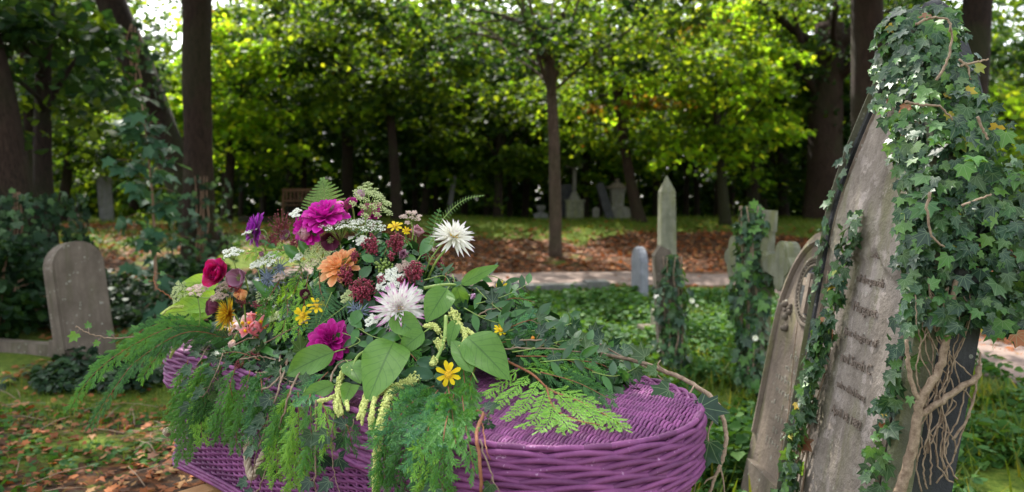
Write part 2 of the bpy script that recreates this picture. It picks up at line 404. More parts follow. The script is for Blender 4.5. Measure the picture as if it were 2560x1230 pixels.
# ------------------------------------------------------------------ ground
def sm(a, b, x):
    t = min(1, max(0, (x - a) / (b - a))); return t * t * (3 - 2 * t)
def gz(x, y):
    left = 1 - sm(-4, -1, x)
    a = 15 - 4 * left; b = 22 - 2 * left
    z = .68 * sm(a, b, y) - .55 * sm(24.5, 32, y)
    z += .12 * math.exp(-((x + 2.0) / 1.3) ** 2 - ((y - 21.5) / 1.5) ** 2) * sm(17, 19, y)
    z += .05 * noise.noise(V3((x * .35, y * .35, 0))) * sm(4, 9, y) + .02 * noise.noise(V3((x * 1.3, y * 1.3, 3)))
    return z
gz_v = np.vectorize(gz)
def pathmask(x, y):      # 1 on the path
    ymid = 13.7 + .25 * math.sin(x * .4)
    m = 1.0 if (abs(y - ymid) < 1.05 and x < 6) else 0.0
    # branch towards the camera at the right
    xc = np.interp(y, [2, 5.5, 7.5, 9.5, 11.5, 13.6], [5.2, 4.6, 4.35, 4.15, 4.0, 4.1])
    if 2 < y < 14.2 and abs(x - xc) < .62: m = 1.0
    return m
def grassy(x, y):
    n = noise.noise(V3((x * .5, y * .5, 7))) + .5 * noise.noise(V3((x * 1.6, y * 1.6, 2)))
    if y > 12.6:
        g = sm(18.3, 20.2, y + n * 1.5)
        if x < -3.5: g = .45 + n * .8 + .3 * sm(17, 20, y)
        g = max(g, .3 + n * .6 - .25 if x > -3 else 0)
        return min(1, max(0, g))
    if x > .2: return min(1, max(0, 1.0 + n * .35 - .9 * sm(4.4, 5.0, x)))
    g = sm(5.2, 6.0, y) * (1 - sm(8.3, 9.2, y)) * (.8 + n * .6) * sm(-5.6, -4.2, x) + (.24 + n * .55)
    return min(1, max(0, g))
def make_ground():
    xs = np.concatenate([np.linspace(-60, -12, 25), np.linspace(-11.8, 11.8, 160), np.linspace(12, 60, 25)])
    ys = np.concatenate([np.linspace(-30, 2, 17), np.linspace(2.15, 26, 170), np.linspace(27, 90, 32)])
    nx, ny = len(xs), len(ys)
    vs = []; ga = []
    for y in ys:
        for x in xs:
            vs.append((x, y, gz(x, y))); ga.append(grassy(x, y))
    fs = [(j * nx + i, j * nx + i + 1, (j + 1) * nx + i + 1, (j + 1) * nx + i) for j in range(ny - 1) for i in range(nx - 1)]
    me = bpy.data.meshes.new('ground'); me.from_pydata(vs, [], fs)
    a = me.attributes.new('cover', 'FLOAT', 'POINT'); a.data.foreach_set('value', np.array(ga, dtype=np.float32))
    me.polygons.foreach_set('use_smooth', np.ones(len(fs), dtype=bool))
    m, nt, out = nmat('ground_soil_and_grass')
    at_ = nt.nodes.new('ShaderNodeAttribute'); at_.attribute_name = 'cover'
    co = objco(nt)
    vo = nt.nodes.new('ShaderNodeTexVoronoi'); vo.inputs['Scale'].default_value = 14; vo.inputs['Randomness'].default_value = 1
    ln(nt, co, vo.inputs['Vector'])
    sp = nt.nodes.new('ShaderNodeSeparateColor'); ln(nt, vo.outputs['Color'], sp.inputs[0])
    lit = ramp(nt, sp.outputs[0], [(.0, (.035, .018, .010)), (.3, (.10, .04, .016)), (.6, (.16, .06, .022)), (.85, (.06, .03, .015)), (1, (.20, .10, .035))])
    soil = ramp(nt, noi(nt, 3, 6, co), [(.4, (.025, .016, .011)), (.6, (.06, .038, .024))])
    lit = mixc(nt, ramp(nt, noi(nt, 9, 4, co), [(.42, (0, 0, 0)), (.55, (1, 1, 1))]), lit, soil)
    gr = ramp(nt, noi(nt, 22, 5, co, .75), [(.3, (.03, .06, .009)), (.5, (.085, .13, .015)), (.7, (.16, .18, .03))])
    moss = mth(nt, 'ADD', at_.outputs['Fac'], mth(nt, 'MULTIPLY', mth(nt, 'SUBTRACT', noi(nt, 5, 6, co, .7), .5), 1.3))
    f = ramp(nt, moss, [(.38, (0, 0, 0)), (.58, (1, 1, 1))])
    col = mixc(nt, f, lit, gr)
    surf(nt, out, col, .95, .1, bump=noi(nt, 30, 5, co, .8), bstr=.8, bdist=.03)
    me.materials.append(m)
    o = bpy.data.objects.new('ground', me); C.objects.link(o); tag(o, kind='structure')
    return o
make_ground()

def strip(name, pts, halfw, mat, z=.012, n=None):
    pts = smoothpts([V3((x, y, 0)) for x, y in pts], 14)
    mb = MB(); k = 4
    for i, p in enumerate(pts):
        t = (pts[min(i + 1, len(pts) - 1)] - pts[max(i - 1, 0)]).normalized(); s = V3((-t.y, t.x, 0))
        for j in range(k + 1):
            w = halfw * (1 + .10 * noise.noise(V3((i * .6, j * 7.7, 1)))) * (j / k * 2 - 1)
            q = p + s * w; q.z = gz(q.x, q.y) + z + .03 * (1 - (j / k * 2 - 1) ** 2) - (.03 if j in (0, k) else 0); mb.v.append(q)
    for i in range(len(pts) - 1):
        for j in range(k):
            a = i * (k + 1) + j; mb.quad((a, a + 1, a + k + 2, a + k + 1))
    return mb.build(name, mat)
def pathmat():
    m, nt, out = nmat('path_gravel_tarmac'); co = objco(nt)
    n = noi(nt, 1.2, 6, co); n2 = noi(nt, 90, 3, co, .8)
    col = ramp(nt, n, [(.35, (.19, .14, .115)), (.65, (.30, .225, .19))])
    col = mixc(nt, mth(nt, 'MULTIPLY', n2, .6), col, mixc(nt, 1.0, col, (.5, .48, .45), 'MULTIPLY'))
    lf = mth(nt, 'GREATER_THAN', noi(nt, 16, 3, co, .8), .66)
    col = mixc(nt, mth(nt, 'MULTIPLY', lf, .7), col, (.15, .06, .025))
    surf(nt, out, col, .9, .2, bump=n2, bstr=.4, bdist=.01); return m
G['path'] = pathmat()
tag(strip('path', [(-3.6, 14.3), (-2.8, 14.0), (-1.5, 13.85), (0, 13.8), (4, 13.8), (5.4, 13.2)], .92, 'path', .03), kind='structure')
tag(strip('path', [(4.1, 13.6), (4.0, 11.5), (4.15, 9.5), (4.35, 7.5), (4.6, 5.5), (5.2, 2), (6, -3)], .62, 'path', .036), kind='structure')

def ongrd(x, y): return np.array([gz(a, b) for a, b in zip(x, y)])
# fallen leaves
def fallen():
    X, Y, S = [], [], []
    def sc(n, x0, x1, y0, y1, s0, s1, keep):
        x = rng.uniform(x0, x1, n); y = rng.uniform(y0, y1, n)
        k = np.array([rng.random() < keep(a, b) for a, b in zip(x, y)])
        X.append(x[k]); Y.append(y[k]); S.append(rng.uniform(s0, s1, k.sum()))
    lit = lambda a, b: (1.15 - grassy(a, b)) if not pathmask(a, b) else .04
    sc(9000, -4.2, .5, 3.2, 8.5, .025, .065, lambda a, b: lit(a, b) * .8 + .03)
    sc(1500, .6, 6, 2.5, 12.5, .03, .07, lambda a, b: .12)
    sc(6000, 4.4, 9, 3.5, 13, .04, .08, lambda a, b: .9)
    sc(16000, -12, 13, 12.5, 20.5, .06, .12, lit)
    sc(3000, -12, 13, 19, 24, .06, .11, lambda a, b: .22)
    sc(2500, -8, -1, 8, 13, .06, .1, lambda a, b: .6)
    x = np.concatenate(X); y = np.concatenate(Y); s = np.concatenate(S)
    z = ongrd(x, y) + .012 + s * .10
    z += np.array([.045 if pathmask(a, b) else 0 for a, b in zip(x, y)])
    d, n = rdirs(len(x), (-.25, .3), .35)
    o = cloud('fallen_leaves', ['fallen'], np.stack([x, y, z], 1), d, n, s, TM, TMF, TMU)
    tag(o, 'copper and brown fallen leaves littering the bank and the bare soil', 'fallen leaves', kind='stuff')
fallen()
def grass_obj():
    X, Y, S = [], [], []
    def sc(n, x0, x1, y0, y1, s0, s1, keep):
        x = rng.uniform(x0, x1, n); y = rng.uniform(y0, y1, n)
        k = np.array([rng.random() < keep(a, b) for a, b in zip(x, y)])
        X.append(x[k]); Y.append(y[k]); S.append(rng.uniform(s0, s1, k.sum()))
    nz = lambda a, b: .5 + 1.2 * noise.noise(V3((a * .9, b * .9, 4)))
    pm = lambda a, b: 0 if pathmask(a, b) else 1
    sc(11000, .5, 3.6, 2.0, 7.5, .08, .20, lambda a, b: pm(a, b) * nz(a, b) * 1.2)
    sc(9000, .2, 5.5, 7, 10.5, .08, .18, lambda a, b: pm(a, b) * nz(a, b))
    sc(5000, .2, 5.5, 10.5, 12.7, .05, .13, lambda a, b: pm(a, b) * nz(a, b))
    sc(9000, 2.0, 5.5, 3, 5.8, .10, .22, lambda a, b: pm(a, b) * nz(a, b) * 1.3)
    sc(26000, -4.0, .3, 5.0, 9.0, .035, .08, lambda a, b: grassy(a, b) * .9)
    sc(9000, -4.2, .3, 3.3, 5.6, .03, .07, lambda a, b: (grassy(a, b) - .25))
    sc(60000, -13, 13, 17.5, 25, .07, .16, lambda a, b: grassy(a, b) ** 2 * (.4 + nz(a, b) * .6))
    sc(9000, -12, -3, 13, 18, .07, .14, lambda a, b: grassy(a, b) * .8 * pm(a, b))
    x = np.concatenate(X); y = np.concatenate(Y); s = np.concatenate(S)
    z = ongrd(x, y) - .004
    N = len(x); az = rng.uniform(0, 2 * PI, N); le = rng.uniform(.1, .9, N)
    d = np.stack([np.cos(az) * le, np.sin(az) * le, np.ones(N)], 1)
    n = np.stack([-np.cos(az), -np.sin(az), np.full(N, .3)], 1) * -1
    o = cloud('grass', ['grass'], np.stack([x, y, z], 1), d, n, s, TB, TBF, TBU)
    tag(o, 'green grass growing between the graves and along the bank top', 'grass', kind='stuff')
grass_obj()
def groundcover():
    def mk(name, mat, regs, label):
        P, S = [], []
        for n, x0, x1, y0, y1, s0, s1, hmax, thr in regs:
            x = rng.uniform(x0, x1, n); y = rng.uniform(y0, y1, n)
            hh = np.array([noise.noise(V3((a * 1.1, b * 1.1, 9))) + .5 * noise.noise(V3((a * 3, b * 3, 1))) for a, b in zip(x, y)])
            k = (hh > thr) & np.array([not pathmask(a, b) for a, b in zip(x, y)])
            x, y, hh = x[k], y[k], hh[k]
            z = ongrd(x, y) + rng.uniform(.15, 1, len(x)) * hmax * (.35 + np.clip(hh - thr, 0, 1))
            P.append(np.stack([x, y, z], 1)); S.append(rng.uniform(s0, s1, len(x)))
        p = np.concatenate(P); s = np.concatenate(S); d, nn = rdirs(len(p), (-.1, .6), .45)
        o = cloud(name, [mat], p, d, nn, s, TL, TLF, TLU); tag(o, label, 'ground cover', kind='stuff')
    mk('ground_cover', 'ground_leaf', [(30000, .1, 4.6, 4.0, 11.2, .04, .09, .20, -.45), (1500, .1, 4.0, 11, 12.3, .04, .07, .08, -.10), (9000, .9, 3.2, 2.4, 5.0, .03, .06, .12, -.2),
        (5000, -1.5, .6, 9.5, 11.5, .05, .10, .2, -.1), (2500, -4.0, -1.4, 3.6, 5.6, .03, .06, .04, -.15),
        (2500, -9, -3, 15, 18, .07, .12, .12, .1)],
        'low bright green weeds and bindweed leaves between the graves')
    mk('dark_ground_cover', 'dark_ground_leaf', [(13000, -7.5, -2.0, 8.4, 11.6, .06, .11, .38, -.55), (6000, -3.4, -1.6, 7.2, 9, .05, .09, .12, .05), (1500, -3.9, -2.7, 5.9, 6.6, .04, .09, .2, -.3)],
        'dark glossy ivy blanketing the ground behind the round topped headstone')
groundcover()
def litter_sticks():
    mb = MB()
    for i in range(90):
        x = R.uniform(-3.6, -.9); y = R.uniform(3.5, 6); a = R.uniform(0, PI); L = R.uniform(.08, .35)
        p = V3((x, y, gz(x, y) + .02)); q = p + V3((math.cos(a) * L, math.sin(a) * L, R.uniform(-.005, .03)))
        mb.tube([p, (p + q) / 2 + V3((R.uniform(-.02, .02), R.uniform(-.02, .02), .01)), q], [.003, .0015], 4)
    tag(mb.build('twig_litter', 'palewood'), 'thin dry twigs scattered on the mossy soil', 'twigs', kind='stuff')
litter_sticks()

# ------------------------------------------------------------------ trees
def crown_mesh(name, mats, center, rad, nclump, per, cr, ls, seed, shell=.5, mixw=None, tmpl=0, droop=(.1, .9), par=None, zmin=None, gap=None):
    r = np.random.default_rng(seed)
    c = r.normal(0, 1, (nclump, 3)); c /= np.linalg.norm(c, axis=1, keepdims=True)
    rr = r.uniform(shell, 1, nclump) ** .7
    c = c * rr[:, None] * np.array(rad)[None, :] + np.array(center)[None, :]
    if zmin is not None: c = c[c[:, 2] > zmin]
    n = len(c); cs = r.uniform(.6, 1.3, n) * cr
    idx = np.repeat(np.arange(n), per)
    # sprays: leaves strung along a few twigs leaving each clump centre
    tw = r.integers(0, 7, len(idx)); ang = (idx * 1.7 + tw * 2.4 + r.normal(0, .22, len(idx))); t = r.uniform(0, 1, len(idx)) ** .7
    el = ((tw * 37 + idx * 13) % 10) / 10 * .9 - .45
    L = cs[idx] * (.7 + .6 * (((tw * 17 + idx * 7) % 10) / 10))
    off = np.stack([np.cos(ang) * t, np.sin(ang) * t, el * t - .35 * t * t], 1) * L[:, None]
    p = c[idx] + off + r.normal(0, .10, (len(idx), 3)) * cs[idx][:, None]
    if gap is not None:
        k = np.ones(len(p), bool)
        for (gx, gy, gr) in gap:
            q = at(gx, gy, center[1])      # an opening between the boughs, a round hole running back through the crown
            k &= ((p[:, 0] - q.x) ** 2 + (p[:, 2] - q.z) ** 2) > (gr / F * center[1] * (.7 + .6 * r.random(len(p)))) ** 2
        p = p[k]
    N = len(p); az = r.uniform(0, 2 * PI, N)
    d = np.stack([np.cos(az), np.sin(az), -r.uniform(droop[0], droop[1], N)], 1)
    nn = r.normal(0, .55, (N, 3)); nn[:, 2] += 1
    s = r.uniform(.65, 1.25, N) * ls
    mi = None
    if isinstance(mats, list) and len(mats) > 1:
        w = np.array(mixw) / sum(mixw)
        cl = r.choice(len(mats), n, p=w)
        if gap is not None: idx = idx[k]
        mi = np.where(r.random(N) < .8, cl[idx], r.choice(len(mats), N, p=w))
    o = cloud(name, mats, p, d, nn, s, TM if tmpl else TL, TMF if tmpl else TLF, TMU if tmpl else TLU, mi, par)
    return o, c
def trunk_mesh(pts, r, limbs, mat, par, n=14, flare=1.35, seed=0, rough=.07):
    rr = random.Random(seed); mb = MB()
    P = smoothpts(pts, 10); k = len(P); b = 0
    rad = []
    for i, p in enumerate(P):
        t = i / (k - 1); q = r[0] + (r[1] - r[0]) * t
        h = (p - P[0]).length
        rad.append(q * (1 + (flare - 1) * math.exp(-h / max(.25, r[0] * 1.6))))
    mb.tube(P, rad, n)
    for j, v in enumerate(mb.v):
        i = j // n
        if i < k:
            c = P[i]; dd = v - c
            a = math.atan2(dd.y, dd.x)
            f = 1 + rough * noise.noise(V3((math.cos(a) * 2.2, math.sin(a) * 2.2, c.z * .9 + seed))) * 2 + rough * .5 * noise.noise(V3((a * 4, c.z * 4, seed)))
            mb.v[j] = c + dd * f
    for (t0, end, r0, sag) in limbs:
        s0 = P[min(k - 1, int(t0 * (k - 1)))]; e = V3(end)
        mid = s0.lerp(e, .5) + V3((rr.uniform(-.3, .3), rr.uniform(-.3, .3), sag))
        q1 = s0.lerp(mid, .5) + V3((rr.uniform(-.12, .12), 0, sag * .35))
        pp = smoothpts([s0, q1, mid, mid.lerp(e, .5) + V3((rr.uniform(-.2, .2), 0, rr.uniform(-.15, .15))), e], 4)
        mb.tube(pp, [r0, r0 * .2], 6)
        for _ in range(2):
            i = rr.randrange(len(pp) // 3, len(pp)); dd = V3((rr.uniform(-1, 1), rr.uniform(-1, 1), rr.uniform(-.5, .6))) * (e - s0).length * .25
            mb.tube([pp[i], pp[i] + dd * .5 + V3((0, 0, .06)), pp[i] + dd], [r0 * .3, r0 * .08], 5)
    return mb.build('trunk', mat, par)
def tree(label, base, top, r, cc, cr, mats, bark, nclump, per, clr, ls, seed, mixw=None, nl=9, tmpl=0, group=None, shell=.45, flare=1.35, zmin=None, gap=None, mid=None, limbs=(), rough=.07, lt=.55):
    base = V3(base); base.z = gz(base.x, base.y) - .05
    e = empty('tree', base, label, 'tree', group)
    o, c = crown_mesh('crown', mats, cc, cr, nclump, per, clr, ls, seed, shell, mixw, tmpl, par=e, zmin=zmin, gap=gap)
    top = V3(top)
    rr = random.Random(seed); ids = [rr.randrange(len(c)) for _ in range(nl)]
    lb = [(rr.uniform(lt, .98), tuple(c[i]), max(.03, r[0] * .28), rr.uniform(-.2, .5)) for i in ids] + list(limbs)
    pts = [base] + ([V3(m_) for m_ in mid] if mid else [base.lerp(top, .5) + V3((rr.uniform(-.05, .05) * 2, 0, 0))]) + [top]
    t = trunk_mesh(pts, r, lb, bark, e, seed=seed, flare=flare, rough=rough)
    bpy.context.view_layer.update()
    for k in (o, t): k.matrix_parent_inverse = Matrix.Translation(-base)
    return e
GAPS = [(410, 50, 60), (1712, 38, 26), (2535, 105, 45), (445, 95, 35)]
# left foreground tree; its unseen overhead crown is spread to shade the coffin
tree('dark ivy-footed trunk cut by the left edge of the picture', (-5.65, 9.4, 0), at(-110, -150, 9.2), (.36, .27), (-2.0, 9.2, 7.4), (5.4, 3.8, 2.3),
     ['crown_c', 'crown_a'], 'bark_brown', 120, 130, .95, .15, 101, [3, 1], flare=1.7, zmin=4.7, lt=.9)
# straight trunk and leaning trunk at left
tree('straight thick brown trunk standing beside a leaning one', at(500, 640, 14), at(487, -380, 14), (.27, .23), (-5.6, 14.5, 8.2), (3.6, 3.0, 2.6),
     ['crown_a', 'crown_c'], 'bark_brown', 60, 110, .9, .13, 102, [2, 2], zmin=5.3, lt=.9, flare=1.25, mid=[at(494, 300, 14)])
tree('leaning dark trunk with ivy sleeves crossing behind the maple sapling', at(520, 600, 15.6), at(175, -260, 15.6), (.33, .26), (-10.6, 15.5, 8.4), (3.2, 2.6, 2.6),
     ['crown_a', 'crown_c'], 'bark_dark', 60, 110, .9, .14, 103, [2, 2], zmin=5.5, lt=.9, mid=[at(395, 300, 15.6)], gap=GAPS)
# centre slim tree in front of bank
tree('slim straight tree with a bare grey-brown trunk standing on the leaf bank', at(1389, 636, 17), at(1374, 60, 17), (.13, .10), at(1290, -60, 17.5), (5.2, 3.2, 2.6),
     ['crown_a', 'crown_b', 'crown_c', 'autumn'], 'bark_pale', 130, 115, .75, .14, 104, [5, 2, 4, .12], mid=[at(1386, 380, 17), at(1377, 200, 17)], nl=14, flare=1.3, zmin=4.3,
     limbs=[(.85, tuple(at(1520, 150, 16.5)), .06, .3), (.8, tuple(at(1180, 60, 16)), .06, .4)])
tree('slim leaning tree behind the obelisk with yellowing leaves', at(1600, 566, 21.5), at(1535, 130, 21.5), (.17, .10), at(1600, 190, 22), (2.9, 2.2, 2.0),
     ['crown_b', 'crown_a', 'autumn'], 'bark_brown', 75, 100, .7, .12, 105, [5, 4, .5], mid=[at(1572, 430, 21.5), at(1548, 270, 21.5)])
tree('massive dark trunk at the right of the wood', at(2062, 545, 23), at(2075, 60, 23), (.52, .42), at(2050, -40, 22), (4.0, 3, 2.6),
     ['crown_c', 'crown_a'], 'bark_brown', 70, 110, .9, .14, 106, [2, 3], flare=1.3, limbs=[(.55, tuple(at(1960, 120, 22.5)), .18, .2)])
tree('tall straight trunk directly behind the pointed gravestone', at(2185, 700, 13.5), at(2160, -330, 13.5), (.29, .26), (7.6, 13.5, 8.0), (4.4, 3.2, 2.6),
     ['crown_c', 'crown_a'], 'bark_brown', 90, 110, .9, .13, 107, [3, 2], zmin=4.6, lt=.9, gap=GAPS, mid=[at(2172, 300, 13.5)])
tree('leaning dark trunk right of the ivy-topped gravestone', at(2360, 720, 12), at(2455, -160, 12), (.23, .20), (4.4, 11.5, 7.2), (4.6, 3.4, 2.0),
     ['crown_c', 'crown_a'], 'bark_dark', 95, 110, .8, .13, 108, [3, 2], zmin=5.0, lt=.9, gap=GAPS)  # overhead crown, out of view, widened to shade the grass at right
tree('dark straight tree behind the bouquet near the bench', at(868, 552, 25), at(862, 80, 25), (.19, .15), at(860, 130, 24), (4.2, 2.6, 2.6),
     ['crown_a', 'crown_c', 'crown_b', 'autumn'], 'bark_dark', 130, 85, .8, .17, 109, [4, 4, 1, .1])
# lit foliage screens in the middle distance: individual trees with low skirts
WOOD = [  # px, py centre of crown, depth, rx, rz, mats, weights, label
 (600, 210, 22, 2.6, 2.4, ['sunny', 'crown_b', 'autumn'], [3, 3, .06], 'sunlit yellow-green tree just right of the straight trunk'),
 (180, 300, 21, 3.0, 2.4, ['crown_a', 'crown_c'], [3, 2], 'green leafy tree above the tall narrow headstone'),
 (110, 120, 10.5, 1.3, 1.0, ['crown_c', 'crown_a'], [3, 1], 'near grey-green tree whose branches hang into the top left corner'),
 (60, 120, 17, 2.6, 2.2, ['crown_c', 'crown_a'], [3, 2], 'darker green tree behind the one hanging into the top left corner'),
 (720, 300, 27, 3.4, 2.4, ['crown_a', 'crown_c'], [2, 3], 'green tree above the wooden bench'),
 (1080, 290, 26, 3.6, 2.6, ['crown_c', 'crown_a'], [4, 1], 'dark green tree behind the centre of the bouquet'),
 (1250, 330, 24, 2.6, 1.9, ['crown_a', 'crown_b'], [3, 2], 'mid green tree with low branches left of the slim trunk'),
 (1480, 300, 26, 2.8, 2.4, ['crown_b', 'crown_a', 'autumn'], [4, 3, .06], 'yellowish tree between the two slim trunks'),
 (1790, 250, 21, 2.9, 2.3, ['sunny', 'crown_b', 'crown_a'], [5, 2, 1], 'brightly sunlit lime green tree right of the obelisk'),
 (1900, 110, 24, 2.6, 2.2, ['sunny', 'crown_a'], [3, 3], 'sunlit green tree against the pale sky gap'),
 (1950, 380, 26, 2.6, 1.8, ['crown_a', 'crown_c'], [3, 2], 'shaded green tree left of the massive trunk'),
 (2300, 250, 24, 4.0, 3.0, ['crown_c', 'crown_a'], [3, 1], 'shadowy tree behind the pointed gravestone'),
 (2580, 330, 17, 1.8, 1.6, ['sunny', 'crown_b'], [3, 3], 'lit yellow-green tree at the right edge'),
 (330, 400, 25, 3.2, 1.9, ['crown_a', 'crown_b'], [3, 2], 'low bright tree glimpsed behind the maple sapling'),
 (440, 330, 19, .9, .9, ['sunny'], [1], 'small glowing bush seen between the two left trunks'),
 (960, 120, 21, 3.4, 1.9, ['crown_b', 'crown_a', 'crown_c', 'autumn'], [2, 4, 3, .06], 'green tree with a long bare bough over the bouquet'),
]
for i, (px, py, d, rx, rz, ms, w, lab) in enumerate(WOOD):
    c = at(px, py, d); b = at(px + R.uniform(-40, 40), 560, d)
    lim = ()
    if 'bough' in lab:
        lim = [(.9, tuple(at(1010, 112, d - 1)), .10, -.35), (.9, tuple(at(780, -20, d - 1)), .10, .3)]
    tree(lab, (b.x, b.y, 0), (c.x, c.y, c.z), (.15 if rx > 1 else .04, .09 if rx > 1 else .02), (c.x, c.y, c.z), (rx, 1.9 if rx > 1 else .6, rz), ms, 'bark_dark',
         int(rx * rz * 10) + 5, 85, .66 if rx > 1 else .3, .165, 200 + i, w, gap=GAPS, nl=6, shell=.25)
# slender trees of the wood: dark trunks behind the bank, sharing three models
def slender(seed):
    rr = random.Random(seed)
    e = empty('slender_tree', (0, 0, 0), 'x', 'tree', 'slender trees in the wood behind the bank')
    lean = rr.uniform(-.5, .5)
    o, c = crown_mesh('crown', ['crown_a', 'crown_c', 'crown_b'], (lean, 0, 5.6), (2.1, 1.6, 3.3), 42, 70, .75, .21, seed, .2, [3, 3, 1], par=e)
    lb = [(rr.uniform(.3, .95), tuple(c[rr.randrange(len(c))]), .04, .2) for _ in range(7)]
    trunk_mesh([V3((0, 0, -.3)), V3((lean * .3, 0, 2.5)), V3((lean, 0, 7))], (.13, .08), lb, 'bark_dark', e, n=9, seed=seed)
    return e
def place_copy(src, M, label=None, group=None, first=False):
    if first: r = src
    else:
        r = src.copy(); C.objects.link(r)
        for ch in src.children:
            c = ch.copy(); C.objects.link(c); c.parent = r; c.matrix_parent_inverse = ch.matrix_parent_inverse.copy()
    r.matrix_world = M
    if label: r['label'] = label
    if group: r['group'] = group
    return r
bpy.context.view_layer.update()
protos = [slender(301), slender(302), slender(303)]
bpy.context.view_layer.update()
for e in protos: e['kids'] = 0; del e['kids']
xs = [-240, -120, 20, 110, 190, 330, 560, 600, 660, 725, 760, 930, 985, 1040, 1090, 1160, 1215, 1250, 1275, 1310, 1440, 1500, 1530, 1640, 1715, 1745, 1790, 1830, 1865, 1910, 1960, 2010, 2130, 2200, 2290, 2400, 2500, 2620]
used = [False] * 3
for i, px in enumerate(xs):
    d = 27.5 + (i * 37 % 10) * .75
    p = at(px, 500, d); p.z = gz(p.x, p.y)
    j = i % 3
    s = R.uniform(.85, 1.15); wd = R.uniform(.7, 1.25)
    place_copy(protos[j], T(*p) @ Rz(R.uniform(0, 6.28)) @ Matrix.Diagonal((s * wd, s * wd, s, 1)), 'slender dark tree standing in the row of trunks behind the bank', 'slender trees in the wood behind the bank', first=not used[j])
    used[j] = True
def far_wood():
    P = []
    n = 130000
    x = rng.uniform(-40, 40, n); y = rng.uniform(36, 43, n); z = rng.uniform(0, 1, n) ** 1.25 * 12.8 - .3
    dens = np.array([noise.noise(V3((a * .35, c * .45, b * .3))) + .6 * noise.noise(V3((a * 1.1, c * 1.1, b))) for a, b, c in zip(x, y, z)])
    topz = np.array([10.8 + 1.4 * noise.noise(V3((a * .25, 0, 5))) for a in x])
    k = (dens > np.where(z < 5.5, -.9, -.7)) & (z < topz + .8)
    p = np.stack([x, y, z], 1)[k]
    k = np.ones(len(p), bool)
    for gx, gy, gr in GAPS + [(1340, 505, 16), (1590, 480, 14), (1370, 520, 14)]:
        q = at(gx, gy, 38)
        k &= ((p[:, 0] - q.x) ** 2 + (p[:, 2] - q.z) ** 2) > (gr / F * 38 * (.6 + .7 * rng.random(len(p)))) ** 2
    p = p[k]; d, nn = rdirs(len(p), (0, .8), .7)
    q = np.stack([rng.uniform(-40, 40, 22000), rng.uniform(38, 42, 22000), rng.uniform(-.4, 5.0, 22000)], 1); nq = len(q)
    d2, n2 = rdirs(nq, (0, .8), .9); d = np.concatenate([d, d2]); nn = np.concatenate([nn, n2]); np_ = len(p); p = np.concatenate([p, q])
    o = cloud('far_wood', ['crown_a', 'crown_c', 'crown_b'], p, d, nn, np.concatenate([rng.uniform(.2, .36, np_), rng.uniform(.4, .6, nq)]), TL, TLF, TLU, np.concatenate([rng.choice(3, np_, p=[.42, .48, .10]), np.ones(nq, int)]))
    tag(o, 'dense far wood of green leaves closing off the view behind the trunks', 'wood', kind='stuff')
far_wood()

# maple sapling at left
def sapling():
    b = at(392, 700, 8.6); b.z = gz(b.x, b.y)
    e = empty('maple_sapling', b, 'bluish-green maple sapling with broad leaves before the leaning trunk', 'sapling')
    mb = MB(); P = []; 
    st = smoothpts([b, at(385, 560, 8.6), at(372, 400, 8.5), at(355, 260, 8.5)], 8); mb.tube(st, [.02, .006], 6)
    rr = random.Random(9)
    for i in range(32):
        t = .06 + .94 * i / 32; s0 = st[int(t * (len(st) - 1))]; a = i * 2.4; L = rr.uniform(.18, .42) * (1.15 - .5 * t)
        q = s0 + V3((math.cos(a) * L, math.sin(a) * L, rr.uniform(-.05, .12)))
        mb.tube([s0, s0.lerp(q, .5) + V3((0, 0, .03)), q], [.004, .002], 4)
        for k in range(7):
            u = rr.uniform(.35, 1.1); pp = s0.lerp(q, u); P.append((pp.x + rr.gauss(0, .05), pp.y + rr.gauss(0, .05), pp.z - rr.uniform(0, .08)))
    P = np.array(P); d, n = rdirs(len(P), (.2, .9), .35); n[:, 1] -= .5
    o2 = cloud('leaves', ['crown_d'], P, d, n, rng.uniform(.12, .20, len(P)), TM, TMF, TMU)
    o1 = mb.build('stem', 'twig')
    for o in (o1, o2): o.parent = e; o.matrix_parent_inverse = Matrix.Translation(-b)
sapling()

# ------------------------------------------------------------------ ivy helpers
def child_world(o, e):
    o.parent = e; bpy.context.view_layer.update(); o.matrix_parent_inverse = e.matrix_world.inverted(); return o
def ivy_cloud(name, P, Nn, size, mats=('ivy', 'ivy_pale'), w=(8, 1), droop=1.0, jit=.45):
    P = np.array(P); Nn = np.array(Nn); n = len(P)
    nn = Nn + rng.normal(0, jit, (n, 3)); nn[:, 2] += .25
    d = rng.normal(0, .6, (n, 3)); d[:, 2] -= droop
    d -= nn * ((d * nn).sum(1) / (nn * nn).sum(1))[:, None]
    w = np.array(w) / sum(w)
    return cloud(name, list(mats), P, d, nn, size[0] + (size[1] * 1.12 - size[0]) * rng.uniform(0, 1, n) ** 1.5, IV, IVF, IVU, rng.choice(len(mats), n, p=w))
def ivy_on_trunk(label, px, d, y0, y1, r, n, size=(.07, .12)):
    e = empty('ivy', at(px, y1, d), label, 'ivy')
    P, N_ = [], []
    for k in range(4):
        st = MB(); st.tube([at(px + (k - 1.5) * 8 * R.uniform(.5, 1.5), y1 + (y0 - y1) * t / 6, d - r * .9 - .02) for t in range(7)], [.018, .006], 5)
        child_world(st.build('stem', 'twig'), e)
    for i in range(n):
        t = R.random() ** 1.4; a = R.uniform(-PI, 0.2)
        c = at(px, y1 + (y0 - y1) * t, d); rr = r * (1.05 + .35 * R.random()) * (1.3 - .3 * t)
        nn = V3((math.cos(a), math.sin(a), 0)); P.append(tuple(c + nn * rr)); N_.append(tuple(nn))
    child_world(ivy_cloud('leaves', P, N_, size, ('dark_ground_leaf', 'ivy'), (3, 2)), e);
ivy_on_trunk('dark ivy clothing the foot of the left edge trunk', 40, 9.2, 480, 700, .55, 1100)
ivy_on_trunk('ivy climbing the straight trunk behind the bouquet', 505, 13.9, 440, 650, .34, 220)
